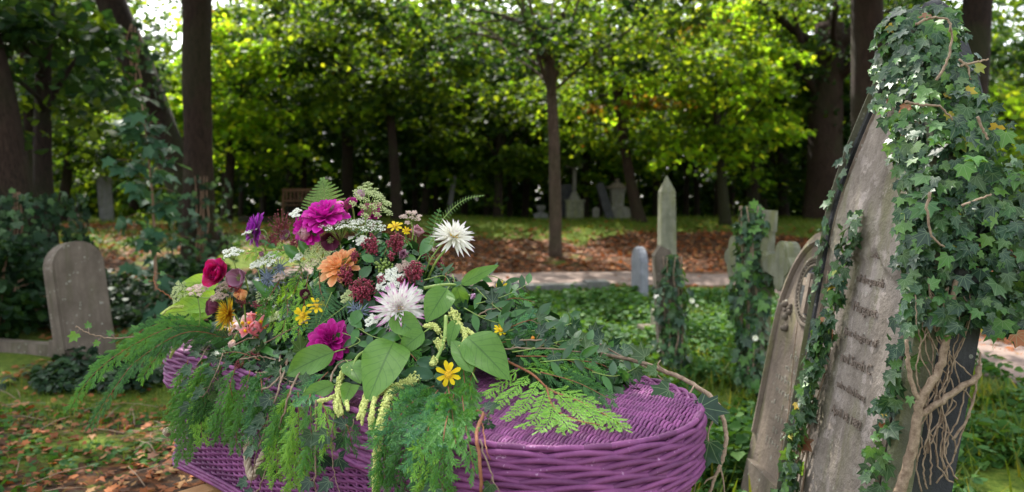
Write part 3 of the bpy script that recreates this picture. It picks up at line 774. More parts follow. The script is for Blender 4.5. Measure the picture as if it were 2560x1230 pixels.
ivy_on_trunk('ivy sleeve high on the leaning trunk', 335, 15.4, 60, 260, .40, 130, (.1, .15))
def shrub(label, c, rad, n, mats, ls, seed):
    e = empty('shrub', (c[0], c[1], gz(c[0], c[1])), label, 'shrub')
    o, cc = crown_mesh('leaves', mats, c, rad, n, 60, .22, ls, seed, .3, [1] * len(mats))
    mb = MB()
    for q in cc[:14]: mb.tube([V3((c[0], c[1], gz(c[0], c[1]))), V3(c).lerp(V3(q), .5), V3(q)], [.012, .004], 5)
    child_world(o, e); child_world(mb.build('stems', 'twig'), e)
p = at(478, 655, 10.5); shrub('dark evergreen shrub at the foot of the straight trunk', (p.x, p.y, .35), (.45, .4, .42), 34, ['crown_c', 'dark_ground_leaf'], .09, 401)
p = at(20, 600, 8); shrub('dark ivy bush in the left corner below the trunk', (p.x - .1, p.y, .5), (.55, .5, .55), 40, ['dark_ground_leaf', 'crown_c'], .09, 402)

# ------------------------------------------------------------------ stones
def slab(outline, th, bev, M=None, chamfer_back=False):
    """outline: list of (x,z) counter-clockwise seen from -Y; front at y=0, back at y=th"""
    bm = bmesh.new()
    vs = [bm.verts.new((x, 0, z)) for x, z in outline]
    f = bm.faces.new(vs); 
    r = bmesh.ops.extrude_face_region(bm, geom=[f]); ev = [g for g in r['geom'] if isinstance(g, bmesh.types.BMVert)]
    for v in ev: v.co.y += th
    bmesh.ops.recalc_face_normals(bm, faces=bm.faces)
    if bev: 
        ed = [e for e in bm.edges if abs(e.verts[0].co.y - e.verts[1].co.y) < 1e-6]
        bmesh.ops.bevel(bm, geom=ed, offset=bev, segments=2, affect='EDGES')
    return bm
def bm_obj(bm, name, mat, parent=None, smooth=False):
    me = bpy.data.meshes.new(name); bm.to_mesh(me); bm.free()
    me.materials.append(G[mat])
    if smooth: me.polygons.foreach_set('use_smooth', np.ones(len(me.polygons), dtype=bool))
    o = bpy.data.objects.new(name, me); C.objects.link(o)
    if parent: o.parent = parent
    return o
def archpts(w, hs, ha, k=1.6, n=14, base=-.3, mode=0):
    def fx(s): return w * ((1 - s ** k) if mode == 0 else max(0, 1 - s * s) ** k)
    right = [(w, base), (w, hs * .5)] + [(fx(i / n), hs + (ha - hs) * i / n) for i in range(n)]
    return right + [(0, ha)] + [(-x, z) for x, z in right[::-1]]
def roundtop(w, h, n=12, base=-.25, q=1.0):
    pts = [(w, base)] + [(w * math.cos(i * PI / n), h - w * q + w * q * math.sin(i * PI / n)) for i in range(n + 1)] + [(-w, base)]
    return pts
def text(body, size, M, mat, parent, ext=.0015, name='inscription', sx=1.0):
    cu = bpy.data.curves.new(name, 'FONT'); cu.body = body; cu.size = size; cu.extrude = ext; cu.align_x = 'CENTER'; cu.resolution_u = 3
    t = bpy.data.objects.new(name, cu); C.objects.link(t)
    bpy.context.view_layer.update()
    me = bpy.data.meshes.new_from_object(t.evaluated_get(bpy.context.evaluated_depsgraph_get()))
    bpy.data.objects.remove(t)
    me.transform(M @ Matrix.Diagonal((sx, 1, 1, 1)))
    me.materials.clear(); me.materials.append(G[mat])
    o = bpy.data.objects.new(name, me); C.objects.link(o); o.parent = parent
    return o
def sweep(outline, prof, name, mat, parent):
    """sweep a small closed profile (offset inwards, y) round an open outline of (x,z)"""
    mb = MB(); k = len(outline); n = len(prof)
    for i, (x, z) in enumerate(outline):
        a = outline[max(0, i - 1)]; b = outline[min(k - 1, i + 1)]
        t = V3((b[0] - a[0], 0, b[1] - a[1])).normalized(); nrm = V3((-t.z, 0, t.x))   # inwards for ccw
        for (o, y) in prof: mb.v.append(V3((x, 0, z)) + nrm * o + V3((0, y, 0)))
    for i in range(k - 1):
        for j in range(n):
            j2 = (j + 1) % n; mb.quad((i * n + j, i * n + j2, (i + 1) * n + j2, (i + 1) * n + j))
    return mb.build(name, mat, parent, smooth=False)

LEAN = math.radians(10)
MBIG = T(.985, 2.70, 0) @ Ry(LEAN) @ Rz(-PI / 2)
def big_stone():
    e = empty('gravestone', MBIG, 'tall pointed sandstone gravestone leaning right with ivy over its top', 'gravestone')
    out = archpts(.40, 1.40, 2.13)
    bm_obj(slab(out, .17, .008), 'body', 'stone_dark', e)
    # raised outer rim, roll and inner hollow
    sweep(archpts(.402, 1.40, 2.135), [(0, .05), (0, -.022), (.022, -.030), (.030, -.004), (.030, .01)], 'outer_rim', 'stone_green', e)
    sweep(archpts(.368, 1.385, 2.07), [(.010 + .012 * math.cos(a), -.006 + .014 * math.sin(a)) for a in [i * PI / 4 for i in range(8)]], 'roll_moulding', 'stone_dark', e)
    sweep(archpts(.335, 1.37, 2.01), [(0, .004), (0, -.012), (.016, -.018), (.030, -.004), (.03, .004)], 'inner_moulding', 'stone_warm', e)
    # panel with flaking crust
    mb = MB(); nx, nz = 70, 170
    ins = archpts(.305, 1.35, 1.95)
    def wz(z): 
        if z < 1.35: return .305
        s = (z - 1.35) / .60; return .305 * (1 - min(1, s) ** 1.6)
    for j in range(nz + 1):
        z = -.2 + 2.14 * j / nz
        for i in range(nx + 1):
            q = i / nx * 2 - 1; x = q * wz(z)
            n1 = noise.noise(V3((x * 4, z * 3, 3))) + .5 * noise.noise(V3((x * 12, z * 9, 1)))
            crust = sm(.02, .10, n1 - .9 * sm(1.05, 1.25, 2.35 - z * 1.0) + .25 + (z - 1.2) * .7)
            y = -.002 - .016 * crust - .003 * noise.noise(V3((x * 40, z * 40, 0))) - crust * .006 * noise.noise(V3((x * 20, z * 14, 8)))
            mb.v.append(V3((x, y, z)))
    for j in range(nz):
        for i in range(nx):
            a = j * (nx + 1) + i; mb.quad((a, a + 1, a + nx + 2, a + nx + 1))
    mb.build('panel', 'stone_face', e)
    lines = [('In Memory', 1.36, .060), ('Sister', 1.255, .050), ('of the parish', 1.165, .046), ('Margaret', 1.065, .056), ('first daughter of', .975, .044),
             ('and Sarah C', .885, .056), ('who died here', .795, .042), ('April 18, 1882', .705, .046)]
    for s, z, sz in lines:
        text(s, sz * .86, T(.04, -.0075, z + .045) @ Rx(PI / 2), 'letter', e, .002)
    # ledge and crocket blocks at the near shoulder, partly under the ivy
    for (x, z, r) in ((.33, 1.56, .045), (.24, 1.76, .045), (.13, 1.95, .045), (.01, 2.13, .055), (.41, 1.30, .05)):
        mb = MB()
        for k in range(5): mb.ball((x + R.uniform(-.02, .02), .085 + R.uniform(-.03, .03), z + R.uniform(-.02, .02)), r * R.uniform(.6, 1))
        mb.build('crocket', 'stone_dark', e)
    return e
big_stone()
def wbig(x, y, z): return MBIG @ V3((x, y, z))
def big_ivy():
    e = empty('ivy', wbig(.4, -.02, .6), 'dense climbing ivy covering the top and right side of the pointed gravestone', 'ivy')
    P, N_ = [], []
    nF = MBIG.to_3x3() @ V3((0, -1, 0)); nS = MBIG.to_3x3() @ V3((1, 0, 0)); nU = V3((0, 0, 1))
    def fx(z): return .40 if z < 1.4 else .40 * (1 - min(1, (z - 1.4) / .73) ** 1.6)
    # end face (towards camera) upper part
    for i in range(820):
        z = 1.16 + .98 * R.random() ** .95; x = fx(z); y = R.uniform(-.03, .23 - .16 * sm(1.45, 1.95, z))
        out = R.random() ** 2 * .13
        p = wbig(x + .01 + out + .02, y, z); P.append(p); N_.append(nS * 1.0 + nF * R.uniform(-.2, .8) + nU * .25)
    for i in range(380):
        z = 1.12 + 1.03 * R.random(); P.append(wbig(fx(z) + R.uniform(.0, .07), R.uniform(-.085, .06), z)); N_.append(nS + nF * 1.2 + nU * .3)
    # right-hand billow outside the stone
    for i in range(200):
        z = R.uniform(1.18, 1.50); y = R.uniform(.12, .30); x = fx(z) + R.uniform(-.05, .10)
        P.append(wbig(x, y, z)); N_.append(nS + nU * .3 + V3((.3, 0, 0)))
    # face, near top
    for i in range(420):
        z = R.uniform(1.3, 2.12); xe = fx(z); x = xe - R.random() ** 1.3 * (.09 + .24 * sm(1.5, 2.0, z))
        x = max(x, -fx(z) * .45 + .02)
        P.append(wbig(x, -.035 - R.random() * .06, z)); N_.append(nF + nS * .5)
    # lower edge trail
    for i in range(150):
        z = R.uniform(.35, 1.25); x = .375 + R.gauss(0, .035)
        P.append(wbig(x, -.03 - R.random() * .04, z)); N_.append(nF + nS * .6)
    # strands wandering down the middle of the face and the far edge
    for i in range(130):
        z = R.uniform(.95, 1.45); x = -.06 - (1.4 - z) * .2 + R.gauss(0, .022)
        P.append(wbig(x, -.03 - R.random() * .04, z)); N_.append(nF + nS * .2)
    for i in range(300):
        t = R.random(); z = .15 + .9 * t; x = -.27 + R.gauss(0, .036 - .012 * t) + .11 * t
        P.append(wbig(x, -.03 - R.random() * .05, z)); N_.append(nF + nS * .3)
    for i in range(34):
        z = R.uniform(1.1, 1.75); x = -fx(z) + .07 + R.gauss(0, .015)
        P.append(wbig(x, -.03 - R.random() * .02, z)); N_.append(nF)
    child_world(ivy_cloud('leaves', [tuple(p) for p in P], [tuple(n) for n in N_], (.022, .052), ('ivy', 'ivy_pale', 'ivy_yellow', 'ivy_brown'), (30, 11, .35, .25), 1.0, .38), e)
    # stems: world points just in front of the end face
    mb = MB(); D = 2.24
    def st(pts, r0, r1, n=7, d=D):
        q = [at(a, b, d) for a, b in pts]
        q = smoothpts(q, 6); mb.tube([p + V3((R.gauss(0, .0015), 0, R.gauss(0, .0015))) for p in q], [r0, r1], n)
    st([(2245, 1240), (2275, 1150), (2290, 1060), (2305, 1000), (2345, 930), (2365, 850), (2375, 780), (2392, 700)], .016, .008)
    st([(2295, 1040), (2345, 1008), (2400, 970), (2440, 945), (2447, 915)], .010, .008)
    st([(2300, 1010), (2280, 960), (2270, 900), (2268, 850)], .008, .005)
    for k in range(15):
        x0 = R.uniform(2290, 2400); y0 = R.uniform(1120, 1230); pts = [(x0, y0)]
        while y0 > 760:
            x0 += R.uniform(-38, 40) + (2370 - x0) * .12; x0 = min(2428, max(2290, x0)); y0 -= R.uniform(35, 80); pts.append((x0, y0))
        st(pts, .0026, .0018, 5, D + R.uniform(0, .02))
    st([(2380, 1100), (2420, 1040), (2440, 960), (2450, 880)], .004, .003, 5)
    for pts in ([(2262, 255), (2300, 262), (2350, 268), (2385, 300)], [(2290, 60), (2330, 45), (2370, 52), (2375, 80)], [(2400, 150), (2420, 170), (2425, 200)],
                [(2325, 480), (2318, 530), (2330, 590), (2360, 620)], [(2405, 515), (2440, 500), (2480, 485)], [(2400, 165), (2440, 155), (2470, 150)],
                [(2340, 200), (2370, 150), (2380, 90), (2372, 55)], [(2440, 290), (2460, 330), (2470, 350)]):
        st(pts, .0042, .0025, 6, 2.16 if pts[0][1] > 250 else 2.35)
    # stems on the face
    for k in range(9):
        z = .1; x = -.30 + R.uniform(-.04, .08); pts = []
        while z < R.uniform(.8, 1.4):
            pts.append(wbig(x, -.025, z)); z += R.uniform(.08, .15); x += R.uniform(-.03, .045)
        if len(pts) > 2: mb.tube(smoothpts(pts, 3), [.004, .002], 5)
    child_world(mb.build('stems', 'palewood'), e)
big_ivy()
MSEC = T(1.175, 3.68, 0) @ Ry(math.radians(11.3)) @ Rz(-PI / 2 + .05)
def second_stone():
    e = empty('gravestone', MSEC, 'lower round-arched sandstone gravestone with a cross medallion behind the pointed one', 'gravestone')
    bm_obj(slab(archpts(.37, .84, 1.36, .55, 16, mode=1), .13, .01), 'body', 'stone_warm', e)
    sweep(archpts(.34, .83, 1.32, .55, 16, base=.3, mode=1), [(0, .004), (0, -.016), (.02, -.02), (.03, -.004), (.03, .004)], 'rim_moulding', 'stone_warm', e)
    mb = MB()
    for r, w in ((.15, .012), (.118, .008)):
        mb.tube([V3((r * math.cos(a), -.006, 1.06 + r * 1.05 * math.sin(a))) for a in [i * 2 * PI / 40 for i in range(41)]], w, 8)
    for k in range(44):
        a = k * 2 * PI / 44; mb.ball((.134 * math.cos(a), -.008, 1.06 + .141 * math.sin(a)), .007)
    mb.build('medallion', 'stone_brown', e)
    mb = MB()
    mb.box((0, -.002, 1.06), (.215, .012, .222)); o = mb.build('medallion_ground', 'stone_dark', e, smooth=False)
    mb = MB(); mb.box((0, -.018, 1.05), (.036, .028, .185)); mb.box((0, -.0165, 1.10), (.12, .024, .036))
    mb.build('cross', 'stone_warm', e, smooth=False)
    mb = MB()
    for k in range(26):
        s = R.choice((-1, 1)); mb.ball((s * R.uniform(.19, .27), -.005, R.uniform(.82, .98)), R.uniform(.01, .022))
    mb.build('carved_foliage', 'stone_brown', e)
    mb = MB()      # lettering weathered past reading: rows of worn lichened strokes
    for i in range(8):
        n = R.choice((7, 10, 14)); 
        for k in range(n):
            x = (k - n / 2) * .034 + R.uniform(-.004, .004); h = R.uniform(.014, .028)
            if R.random() < .75: mb.box((x, -.001, .74 - i * .06), (.005, .006, h))
            if R.random() < .5: mb.box((x + .008, -.001, .74 - i * .06 + R.choice((-.4, 0, .4)) * h), (.012, .005, .005))
    mb.build('inscription', 'lichen_letter', e, smooth=False)
    mb = MB(); mb.box((.06, .07, .0), (.66, .22, .36)); mb.build('plinth', 'stone_brown', e, smooth=False)
second_stone()
def second_ivy():
    e = empty('ivy', MSEC @ V3((.3, -.03, .3)), 'thin ivy trailing over the right foot of the medallion gravestone', 'ivy')
    P, N_ = [], []; nF = MSEC.to_3x3() @ V3((0, -1, 0))
    for i in range(150):
        z = R.uniform(.1, .85); x = .33 + R.gauss(0, .04) - .1 * (1 - z) * R.random()
        P.append(tuple(MSEC @ V3((x, -.03 - .05 * R.random(), z)))); N_.append(tuple(nF))
    for i in range(26):
        P.append(tuple(MSEC @ V3((R.uniform(-.1, .15), R.uniform(0, .1), 1.36)))); N_.append((0, -.3, 1))
    child_world(ivy_cloud('leaves', P, N_, (.03, .055)), e)
    mb = MB(); mb.tube(smoothpts([MSEC @ V3((x, -.03, z)) for x, z in ((.2, .1), (.26, .35), (.32, .6), (.34, .85))], 5), [.006, .003], 6)
    child_world(mb.build('stems', 'twig'), e)
second_ivy()

def headstone(label, pos, w, h, th, rz, leany, mat, q=1.0, face_tilt=0, lines=None, name='headstone'):
    p = V3(pos); p.z = gz(p.x, p.y)
    e = empty(name, T(*p) @ Ry(leany) @ Rx(face_tilt) @ Rz(rz), label, 'headstone')
    bm_obj(slab(roundtop(w / 2, h, q=q), th, .012), 'slab', mat, e)
    if lines:
        for s, z, sz in lines: text(s, sz, T(0, -.002, z) @ Rx(PI / 2), 'letter', e, .001)
    return e
p = at(236, 925, 6.7)
headstone('brown round topped headstone leaning left beside the coffin', (p.x, p.y, 0), .44, 1.09, .17, math.radians(58), math.radians(-8), 'stone_brown', q=.95)
p = at(1589, 752, 11); headstone('small blue-grey round topped headstone near the path', (p.x, p.y, 0), .62, .74, .11, math.radians(-87), 0, 'stone_blue', q=.8)
p = at(268, 540, 21.5); headstone('tall narrow pale headstone standing left of the leaning trunk', (p.x, p.y, 0), .36, 1.28, .14, math.radians(18), math.radians(-5), 'stone_grey', q=.6)
p = at(1115, 548, 24.5); headstone('thin leaning gravestone edge in front of the dark wood', (p.x, p.y, 0), .50, 1.35, .10, math.radians(-80), math.radians(9), 'stone_grey', q=.5)
def obelisk():
    p = at(1667, 838, 8.1); p.z = gz(p.x, p.y)
    e = empty('obelisk', T(*p) @ Rz(.12), 'tall square stone obelisk with a pyramid tip', 'obelisk')
    mb = MB()
    def fr(z0, z1, a, b):
        k = len(mb.v)
        for z, w in ((z0, a), (z1, b)):
            for sx, sy in ((-1, -1), (1, -1), (1, 1), (-1, 1)):
                c = .82
                mb.v.append(V3((sx * w, sy * w * c, z))); mb.v.append(V3((sx * w * c, sy * w, z)))
        ring = [0, 1, 3, 2, 4, 5, 7, 6]
        for i in range(8):
            a_, b_ = ring[i], ring[(i + 1) % 8]; mb.quad((k + a_, k + b_, k + 8 + b_, k + 8 + a_))
        mb.quad([k + 8 + i for i in ring])
    fr(.28, 1.48, .088, .072); fr(1.48, 1.645, .0735, .004)
    mb.build('shaft', 'stone_green', e, smooth=False)
    mb = MB(); mb.box((0, 0, .20), (.26, .26, .17)); mb.build('plinth', 'stone_green', e, smooth=False)
    mb = MB(); mb.box((-.03, 0, .04), (.44, .42, .15)); mb.build('base', 'stone_brown', e, smooth=False)
obelisk()
def column_ivy(label, px, py0, py1, d, r, n, inner, size=(.04, .075), pale=2):
    b = at(px, py1, d); b.z = gz(b.x, b.y)
    e = empty('ivy', b, label, 'ivy'); P, N_ = [], []
    top = at(px, py0, d)
    for i in range(n):
        t = R.random(); c = b.lerp(top, t); a = R.uniform(0, 2 * PI)
        rr = r * (.62 + 1.1 * abs(noise.noise(V3((math.cos(a), math.sin(a) + t * 6, px)))) + .4 * R.random() ** 3) * (1.15 + .35 * math.sin(t * 9 + px) * (1 if t > .25 else .3)) * (1 - .55 * sm(.85, 1, t))
        nn = V3((math.cos(a), math.sin(a), .2)); P.append(tuple(c + nn * rr)); N_.append(tuple(nn))
    child_world(ivy_cloud('leaves', P, N_, size, ('ivy', 'ivy_pale'), (6, pale)), e)
    mb = MB()
    for k in range(9):
        a = k * .7; mb.tube(smoothpts([b.lerp(top, t / 6) + V3((math.cos(a + R.uniform(-.3, .3)) * r * .8, math.sin(a) * r * .8, 0)) for t in range(7)], 3), [.010, .004], 5)
    child_world(mb.build('stems', 'palewood'), e)
def stone_cross():
    p = at(1868, 985, 6); p.z = gz(p.x, p.y)
    M = T(*p) @ Ry(math.radians(3)) @ Rz(math.radians(-76))
    e = empty('stone_cross', M, 'ivy-smothered stone cross whose rounded arm end sticks out to the right', 'gravestone cross')
    mb = MB(); mb.box((0, .06, .60), (.15, .12, 1.4)); mb.build('shaft', 'stone_green', e, smooth=False)
    # trefoil-ended arms: an outline extruded
    def armout():
        pts = []
        for cx, cz, r, a0, a1 in ((.33, -.11, .068, -200, 0), (.385, 0, .072, -75, 75), (.33, .11, .068, 0, 200)):
            for i in range(9): a = math.radians(a0 + (a1 - a0) * i / 8); pts.append((cx + r * math.cos(a), .99 + cz + r * math.sin(a)))
        return pts
    o = [(.076, .88)] + [(.15, .93)] + armout() + [(.15, 1.05), (.076, 1.08)]
    bm_obj(slab(o, .13, .008), 'arm', 'stone_green', e)
    o2 = [(-x, z) for x, z in o[::-1]]
    bm_obj(slab(o2, .13, .008), 'arm', 'stone_green', e)
    mb = MB(); mb.box((0, .06, 1.30), (.17, .13, .16)); mb.build('head', 'stone_green', e, smooth=False)
stone_cross()
column_ivy('ivy cloaking the stone cross between the path and the medallion stone', 1876, 515, 960, 6.0, .105, 700, 0, (.045, .085), 3)
def stump_post():
    p = at(1682, 945, 6.6); p.z = gz(p.x, p.y)
    e = empty('stone_post', T(*p) @ Ry(math.radians(-4)), 'short broken stone post wrapped in ivy in front of the obelisk', 'gravestone')
    bm_obj(slab([(.10, -.2), (.09, .9), (.05, 1.02), (-.02, 1.06), (-.08, .98), (-.10, -.2)], .16, .012), 'post', 'stone_brown', e)
stump_post()
column_ivy('ivy wrapped around the short broken post before the obelisk', 1680, 640, 940, 6.6, .10, 520, 0, (.04, .07), 2)

def kerb(label, a, b, w, h, mat='stone_grey'):
    a = V3(a); b = V3(b); L = (b - a).length; c = (a + b) / 2; c.z = gz(c.x, c.y)
    M = T(*c) @ Rz(math.atan2(b.y - a.y, b.x - a.x))
    e = empty('grave_kerb', M, label, 'grave kerb')
    mb = MB(); n = max(2, int(L / .6))
    mb.box((0, 0, h / 2 - .05), (L, w, h + .1)); mb.build('kerb_stone', mat, e, smooth=False)
    mb = MB()
    for s in (-1, 1): mb.box((s * (L / 2 + .004), 0, h / 2 - .02), (w * 1.15, w * 1.15, h + .12))
    mb.build('corner_block', mat, e, smooth=False)
kerb('grey grave kerb lying in the grass just before the path', at(1270, 745, 12).to_tuple(), at(1490, 735, 12.2).to_tuple(), .3, .12)
kerb('low mossy kerb running left from the leaning brown headstone', at(-60, 880, 7.6).to_tuple(), at(150, 885, 7.3).to_tuple(), .12, .10, 'stone_brown')
kerb('long low kerb on the far left bank', at(-20, 540, 22).to_tuple(), at(200, 545, 21).to_tuple(), .2, .22, 'stone_brown')
# far monuments
def monument(kind, px, py, d, label, mat):
    p = at(px, py, d); p.z = gz(p.x, p.y)
    e = empty('monument', T(*p) @ Matrix.Scale(.84, 4), label, 'monument')
    if kind == 'pedestal_cross':
        m = MB(); m.box((0, 0, .3), (.62, .62, .75)); m.box((0, 0, .70), (.72, .72, .06)); m.build('pedestal', 'stone_green', e, smooth=False)
        m = MB(); m.tube([V3((0, 0, .7)), V3((0, 0, .85)), V3((0, 0, 1.0))], [.26, .16, .09], 8); m.tube([V3((0, 0, .95)), V3((0, 0, 2.1))], .07, 8); m.build('shaft', 'stone_pale', e, smooth=False)
        m = MB(); m.box((0, 0, 1.95), (.6, .12, .13)); m.build('cross_arm', 'stone_pale', e, smooth=False)
    elif kind == 'urn_chest':
        m = MB(); m.box((0, 0, .15), (.85, .7, .5)); m.box((0, 0, .42), (.72, .6, .10)); m.build('base', mat, e, smooth=False)
        m = MB(); m.tube([V3((0, 0, .45)), V3((0, 0, .6)), V3((0, 0, 1.05)), V3((0, 0, 1.12))], [.30, .28, .36, .38], 4); m.build('tomb_chest', mat, e, smooth=False)
        m = MB(); m.box((0, 0, 1.16), (.78, .7, .07)); m.tube([V3((0, 0, 1.19)), V3((0, 0, 1.28)), V3((0, 0, 1.33))], [.32, .2, .1], 10); m.ball((0, 0, 1.38), .10); m.build('lid', 'stone_brown', e, smooth=False)
    elif kind == 'low_urn':
        m = MB(); m.box((0, 0, .1), (.5, .4, .22)); m.box((0, 0, .23), (.36, .3, .06)); m.build('base', mat, e, smooth=False)
        m = MB(); m.tube([V3((0, 0, .25)), V3((0, 0, .3)), V3((0, 0, .4)), V3((0, 0, .5)), V3((0, 0, .53))], [.06, .09, .16, .17, .12], 10); m.build('urn', mat, e)
    elif kind == 'black_slab':
        bm_obj(slab([(.24, -.1), (.24, 1.3), (-.24, 1.3), (-.24, -.1)], .10, .01), 'slab', 'stone_dark', e)
        m = MB(); m.box((0, -.1, .12), (.8, .5, .35)); m.build('base', 'stone_dark', e, smooth=False)
    elif kind == 'small':
        bm_obj(slab(roundtop(.13, .45), .08, .01), 'slab', mat, e); m = MB(); m.box((0, .04, 0), (.4, .25, .12)); m.build('base', mat, e, smooth=False)
monument('pedestal_cross', 1436, 552, 24.3, 'pale stone cross on a green pedestal right of the slim trunk', 'stone_pale')
monument('black_slab', 1414, 550, 24.9, 'black polished slab memorial beside the pale cross', 'stone_dark')
monument('urn_chest', 1543, 553, 24.0, 'pale square tomb with an urn lid behind the leaning slim tree', 'stone_pale')
monument('low_urn', 1352, 548, 24.2, 'low dark urn memorial left of the slim trunk', 'stone_grey')
monument('small', 1490, 552, 24.0, 'tiny pale marker stone between cross and tomb', 'stone_pale')
p = at(1528, 556, 23.2); p.z = gz(p.x, p.y)
e = empty('headstone', T(*p) @ Ry(math.radians(-17)), 'dark tilted headstone leaning against the pale tomb', 'headstone')
bm_obj(slab(roundtop(.12, 1.15, q=.8), .14, .01), 'slab', 'stone_dark', e)
def bench():
    p = at(775, 550, 24); p.z = gz(p.x, p.y)
    e = empty('park_bench', T(*p) @ Rz(.25), 'brown wooden slatted bench at the edge of the wood', 'bench')
    for x in (-.78, .78):
        m = MB(); m.box((x, .25, .45), (.06, .06, .9)); m.build('leg', 'bench_wood', e, smooth=False)
        m = MB(); m.box((x, -.25, .3), (.06, .06, .6)); m.build('leg', 'bench_wood', e, smooth=False)
        m = MB(); m.box((x, 0, .62), (.07, .55, .04)); m.build('armrest', 'bench_wood', e, smooth=False)
    m = MB()
    for k in range(5): m.box((0, -.22 + k * .1, .43), (1.6, .075, .025))
    m.build('seat', 'bench_wood', e, smooth=False)
    m = MB(); m.box((0, .25, .88), (1.6, .04, .09)); m.box((0, .25, .55), (1.5, .035, .06))
    for k in range(13): m.box((-.68 + k * .113, .25, .71), (.05, .02, .27))
    m.build('backrest', 'bench_wood', e, smooth=False)
bench()
def log():
    p = at(640, 548, 21); p.z = gz(p.x, p.y)
    mb = MB(); P = [p + V3((-.45 + .15 * i, .04 * math.sin(i * 2), .07 + .03 * math.sin(i * 1.3))) for i in range(7)]
    mb.tube(P, [.10, .13, .12, .14, .12, .11, .08], 10)
    tag(mb.build('log', 'bark_dark'), 'dark old log lying on the sunlit grass left of the bouquet', 'log')
log()
# small white bindweed flowers
for i, (px, py, lab) in enumerate([(1730, 752, 'white bindweed bloom beside the ivy wrapped post'), (1742, 764, 'small half-open white bloom under the post-side bindweed bloom'), (1888, 845, 'white bindweed bloom low on the ivy cross'), (2488, 825, 'tiny white bloom right of the pointed gravestone')]):
    d = 6.3 if i != 2 else 5.7
    e = empty('bindweed_flower', face_frame(at(px, py, d), (-.1, -1, .3)), lab, 'flower')
    mb = MB(); n = 14; s = .021 if i != 1 else .013
    for ring, (rr, z) in enumerate(((.15, -1.0), (.35, -.3), (1.0, .1))):
        for k in range(n): a = k * 2 * PI / n; mb.v.append(V3((math.cos(a) * rr * s, math.sin(a) * rr * s, z * s)))
    for q in range(2):
        for k in range(n): mb.quad((q * n + k, q * n + (k + 1) % n, (q + 1) * n + (k + 1) % n, (q + 1) * n + k))
    mb.build('corolla', 'white', e)
    mb = MB(); mb.tube([V3((0, 0, -s)), V3((0, -.05, -s * 1.5 - .03)), V3((0, -.15, -.08))], .002, 5); mb.build('stem', 'stem', e)
# ------------------------------------------------------------------ the wicker coffin
E1 = V3((-.985, 2.995, 0)); E2 = V3((.085, 2.09, 0)); AX = (E2 - E1).normalized(); NN = V3((AX.y, -AX.x, 0)); LL = (E2 - E1).length
if NN.y > 0: NN = -NN
def hw(u, w0=.29, w1=.385):
    if u < 0:
        q = -u / .17; return w0 * max(0, 1 - q ** 2.6) ** .42 if q < 1 else -1
    if u > LL:
        q = (u - LL) / .40; return w1 * math.sqrt(max(0, 1 - q * q)) if q < 1 else -1
    return w0 + (w1 - w0) * sm(0, .9, u / LL)
def uv_of(p): d = V3((p.x, p.y, 0)) - E1; return d.dot(AX), d.dot(NN)
def world(u, v, z): q = E1 + AX * u + NN * v; return V3((q.x, q.y, z))
def outline(off, n=420):
    us = []
    for i in range(61): us.append(-.17 + .17 * (1 - math.cos(i / 60 * PI / 2)))
    us += [LL * i / 60 for i in range(1, 60)]
    for i in range(61): us.append(LL + .40 * math.sin(i / 60 * PI / 2))
    near = [(u, max(0, hw(u))) for u in us]; loop = near + [(u, -v) for u, v in near[::-1]]
    pts = [V3((u, v, 0)) for u, v in loop]
    # resample evenly
    q = [pts[0]]
    for p in pts[1:]:
        if (p - q[-1]).length > 1e-5: q.append(p)
    q.append(q[0]); cum = [0]
    for a, b in zip(q, q[1:]): cum.append(cum[-1] + (b - a).length)
    out = []; j = 0
    for i in range(n):
        s = cum[-1] * i / n
        while cum[j + 1] < s: j += 1
        out.append(q[j].lerp(q[j + 1], (s - cum[j]) / max(1e-9, cum[j + 1] - cum[j])))
    nr = []
    for i in range(n):
        t = (out[(i + 2) % n] - out[i - 2]).normalized(); a = V3((t.y, -t.x, 0))
        if a.dot(out[i] - V3((LL / 2, 0, 0)) if abs(out[i].x - LL / 2) < .01 else out[i] - V3((min(LL, max(0, out[i].x)), 0, 0))) < 0: a = -a
        nr.append(a)
    res = []
    for p, a in zip(out, nr): res.append((world(p.x + a.x * off, p.y + a.y * off, 0), (AX * a.x + NN * a.y)))
    return res, cum[-1]
ZT = .95; ZB = .53; LIDD = .125
OUT, PER = outline(0, 900)
def ringtube(mb, off, z, r, amp=0, waves=0, ph=0, zamp=0, n=6, step=1, zph=0):
    k = len(OUT) // step; b = len(mb.v)
    for i in range(k):
        p, nr = OUT[i * step]; a = 2 * PI * waves * i / k + ph
        q_ = r * (1 + .22 * noise.noise(V3((p.x * 9, p.y * 9, z * 60 + ph))))
        c = V3((p.x, p.y, .0025 * noise.noise(V3((p.x * 5, p.y * 5, z * 40))) + z + zamp * math.sin(a + zph))) + nr * (off + amp * math.cos(a))
        for j in range(n):
            t = 2 * PI * j / n; mb.v.append(c + nr * (math.cos(t) * q_) + V3((0, 0, math.sin(t) * q_)))
    for i in range(k):
        i2 = (i + 1) % k
        for j in range(n):
            j2 = (j + 1) % n; mb.quad((b + i * n + j, b + i * n + j2, b + i2 * n + j2, b + i2 * n + j))
def domez(u, v):
    h = max(.001, hw(u)); e = (1 - (v / h) ** 2); return .022 * max(0, e) * (1 - sm(.75, 1, max(0, (u - LL) / .4)) )
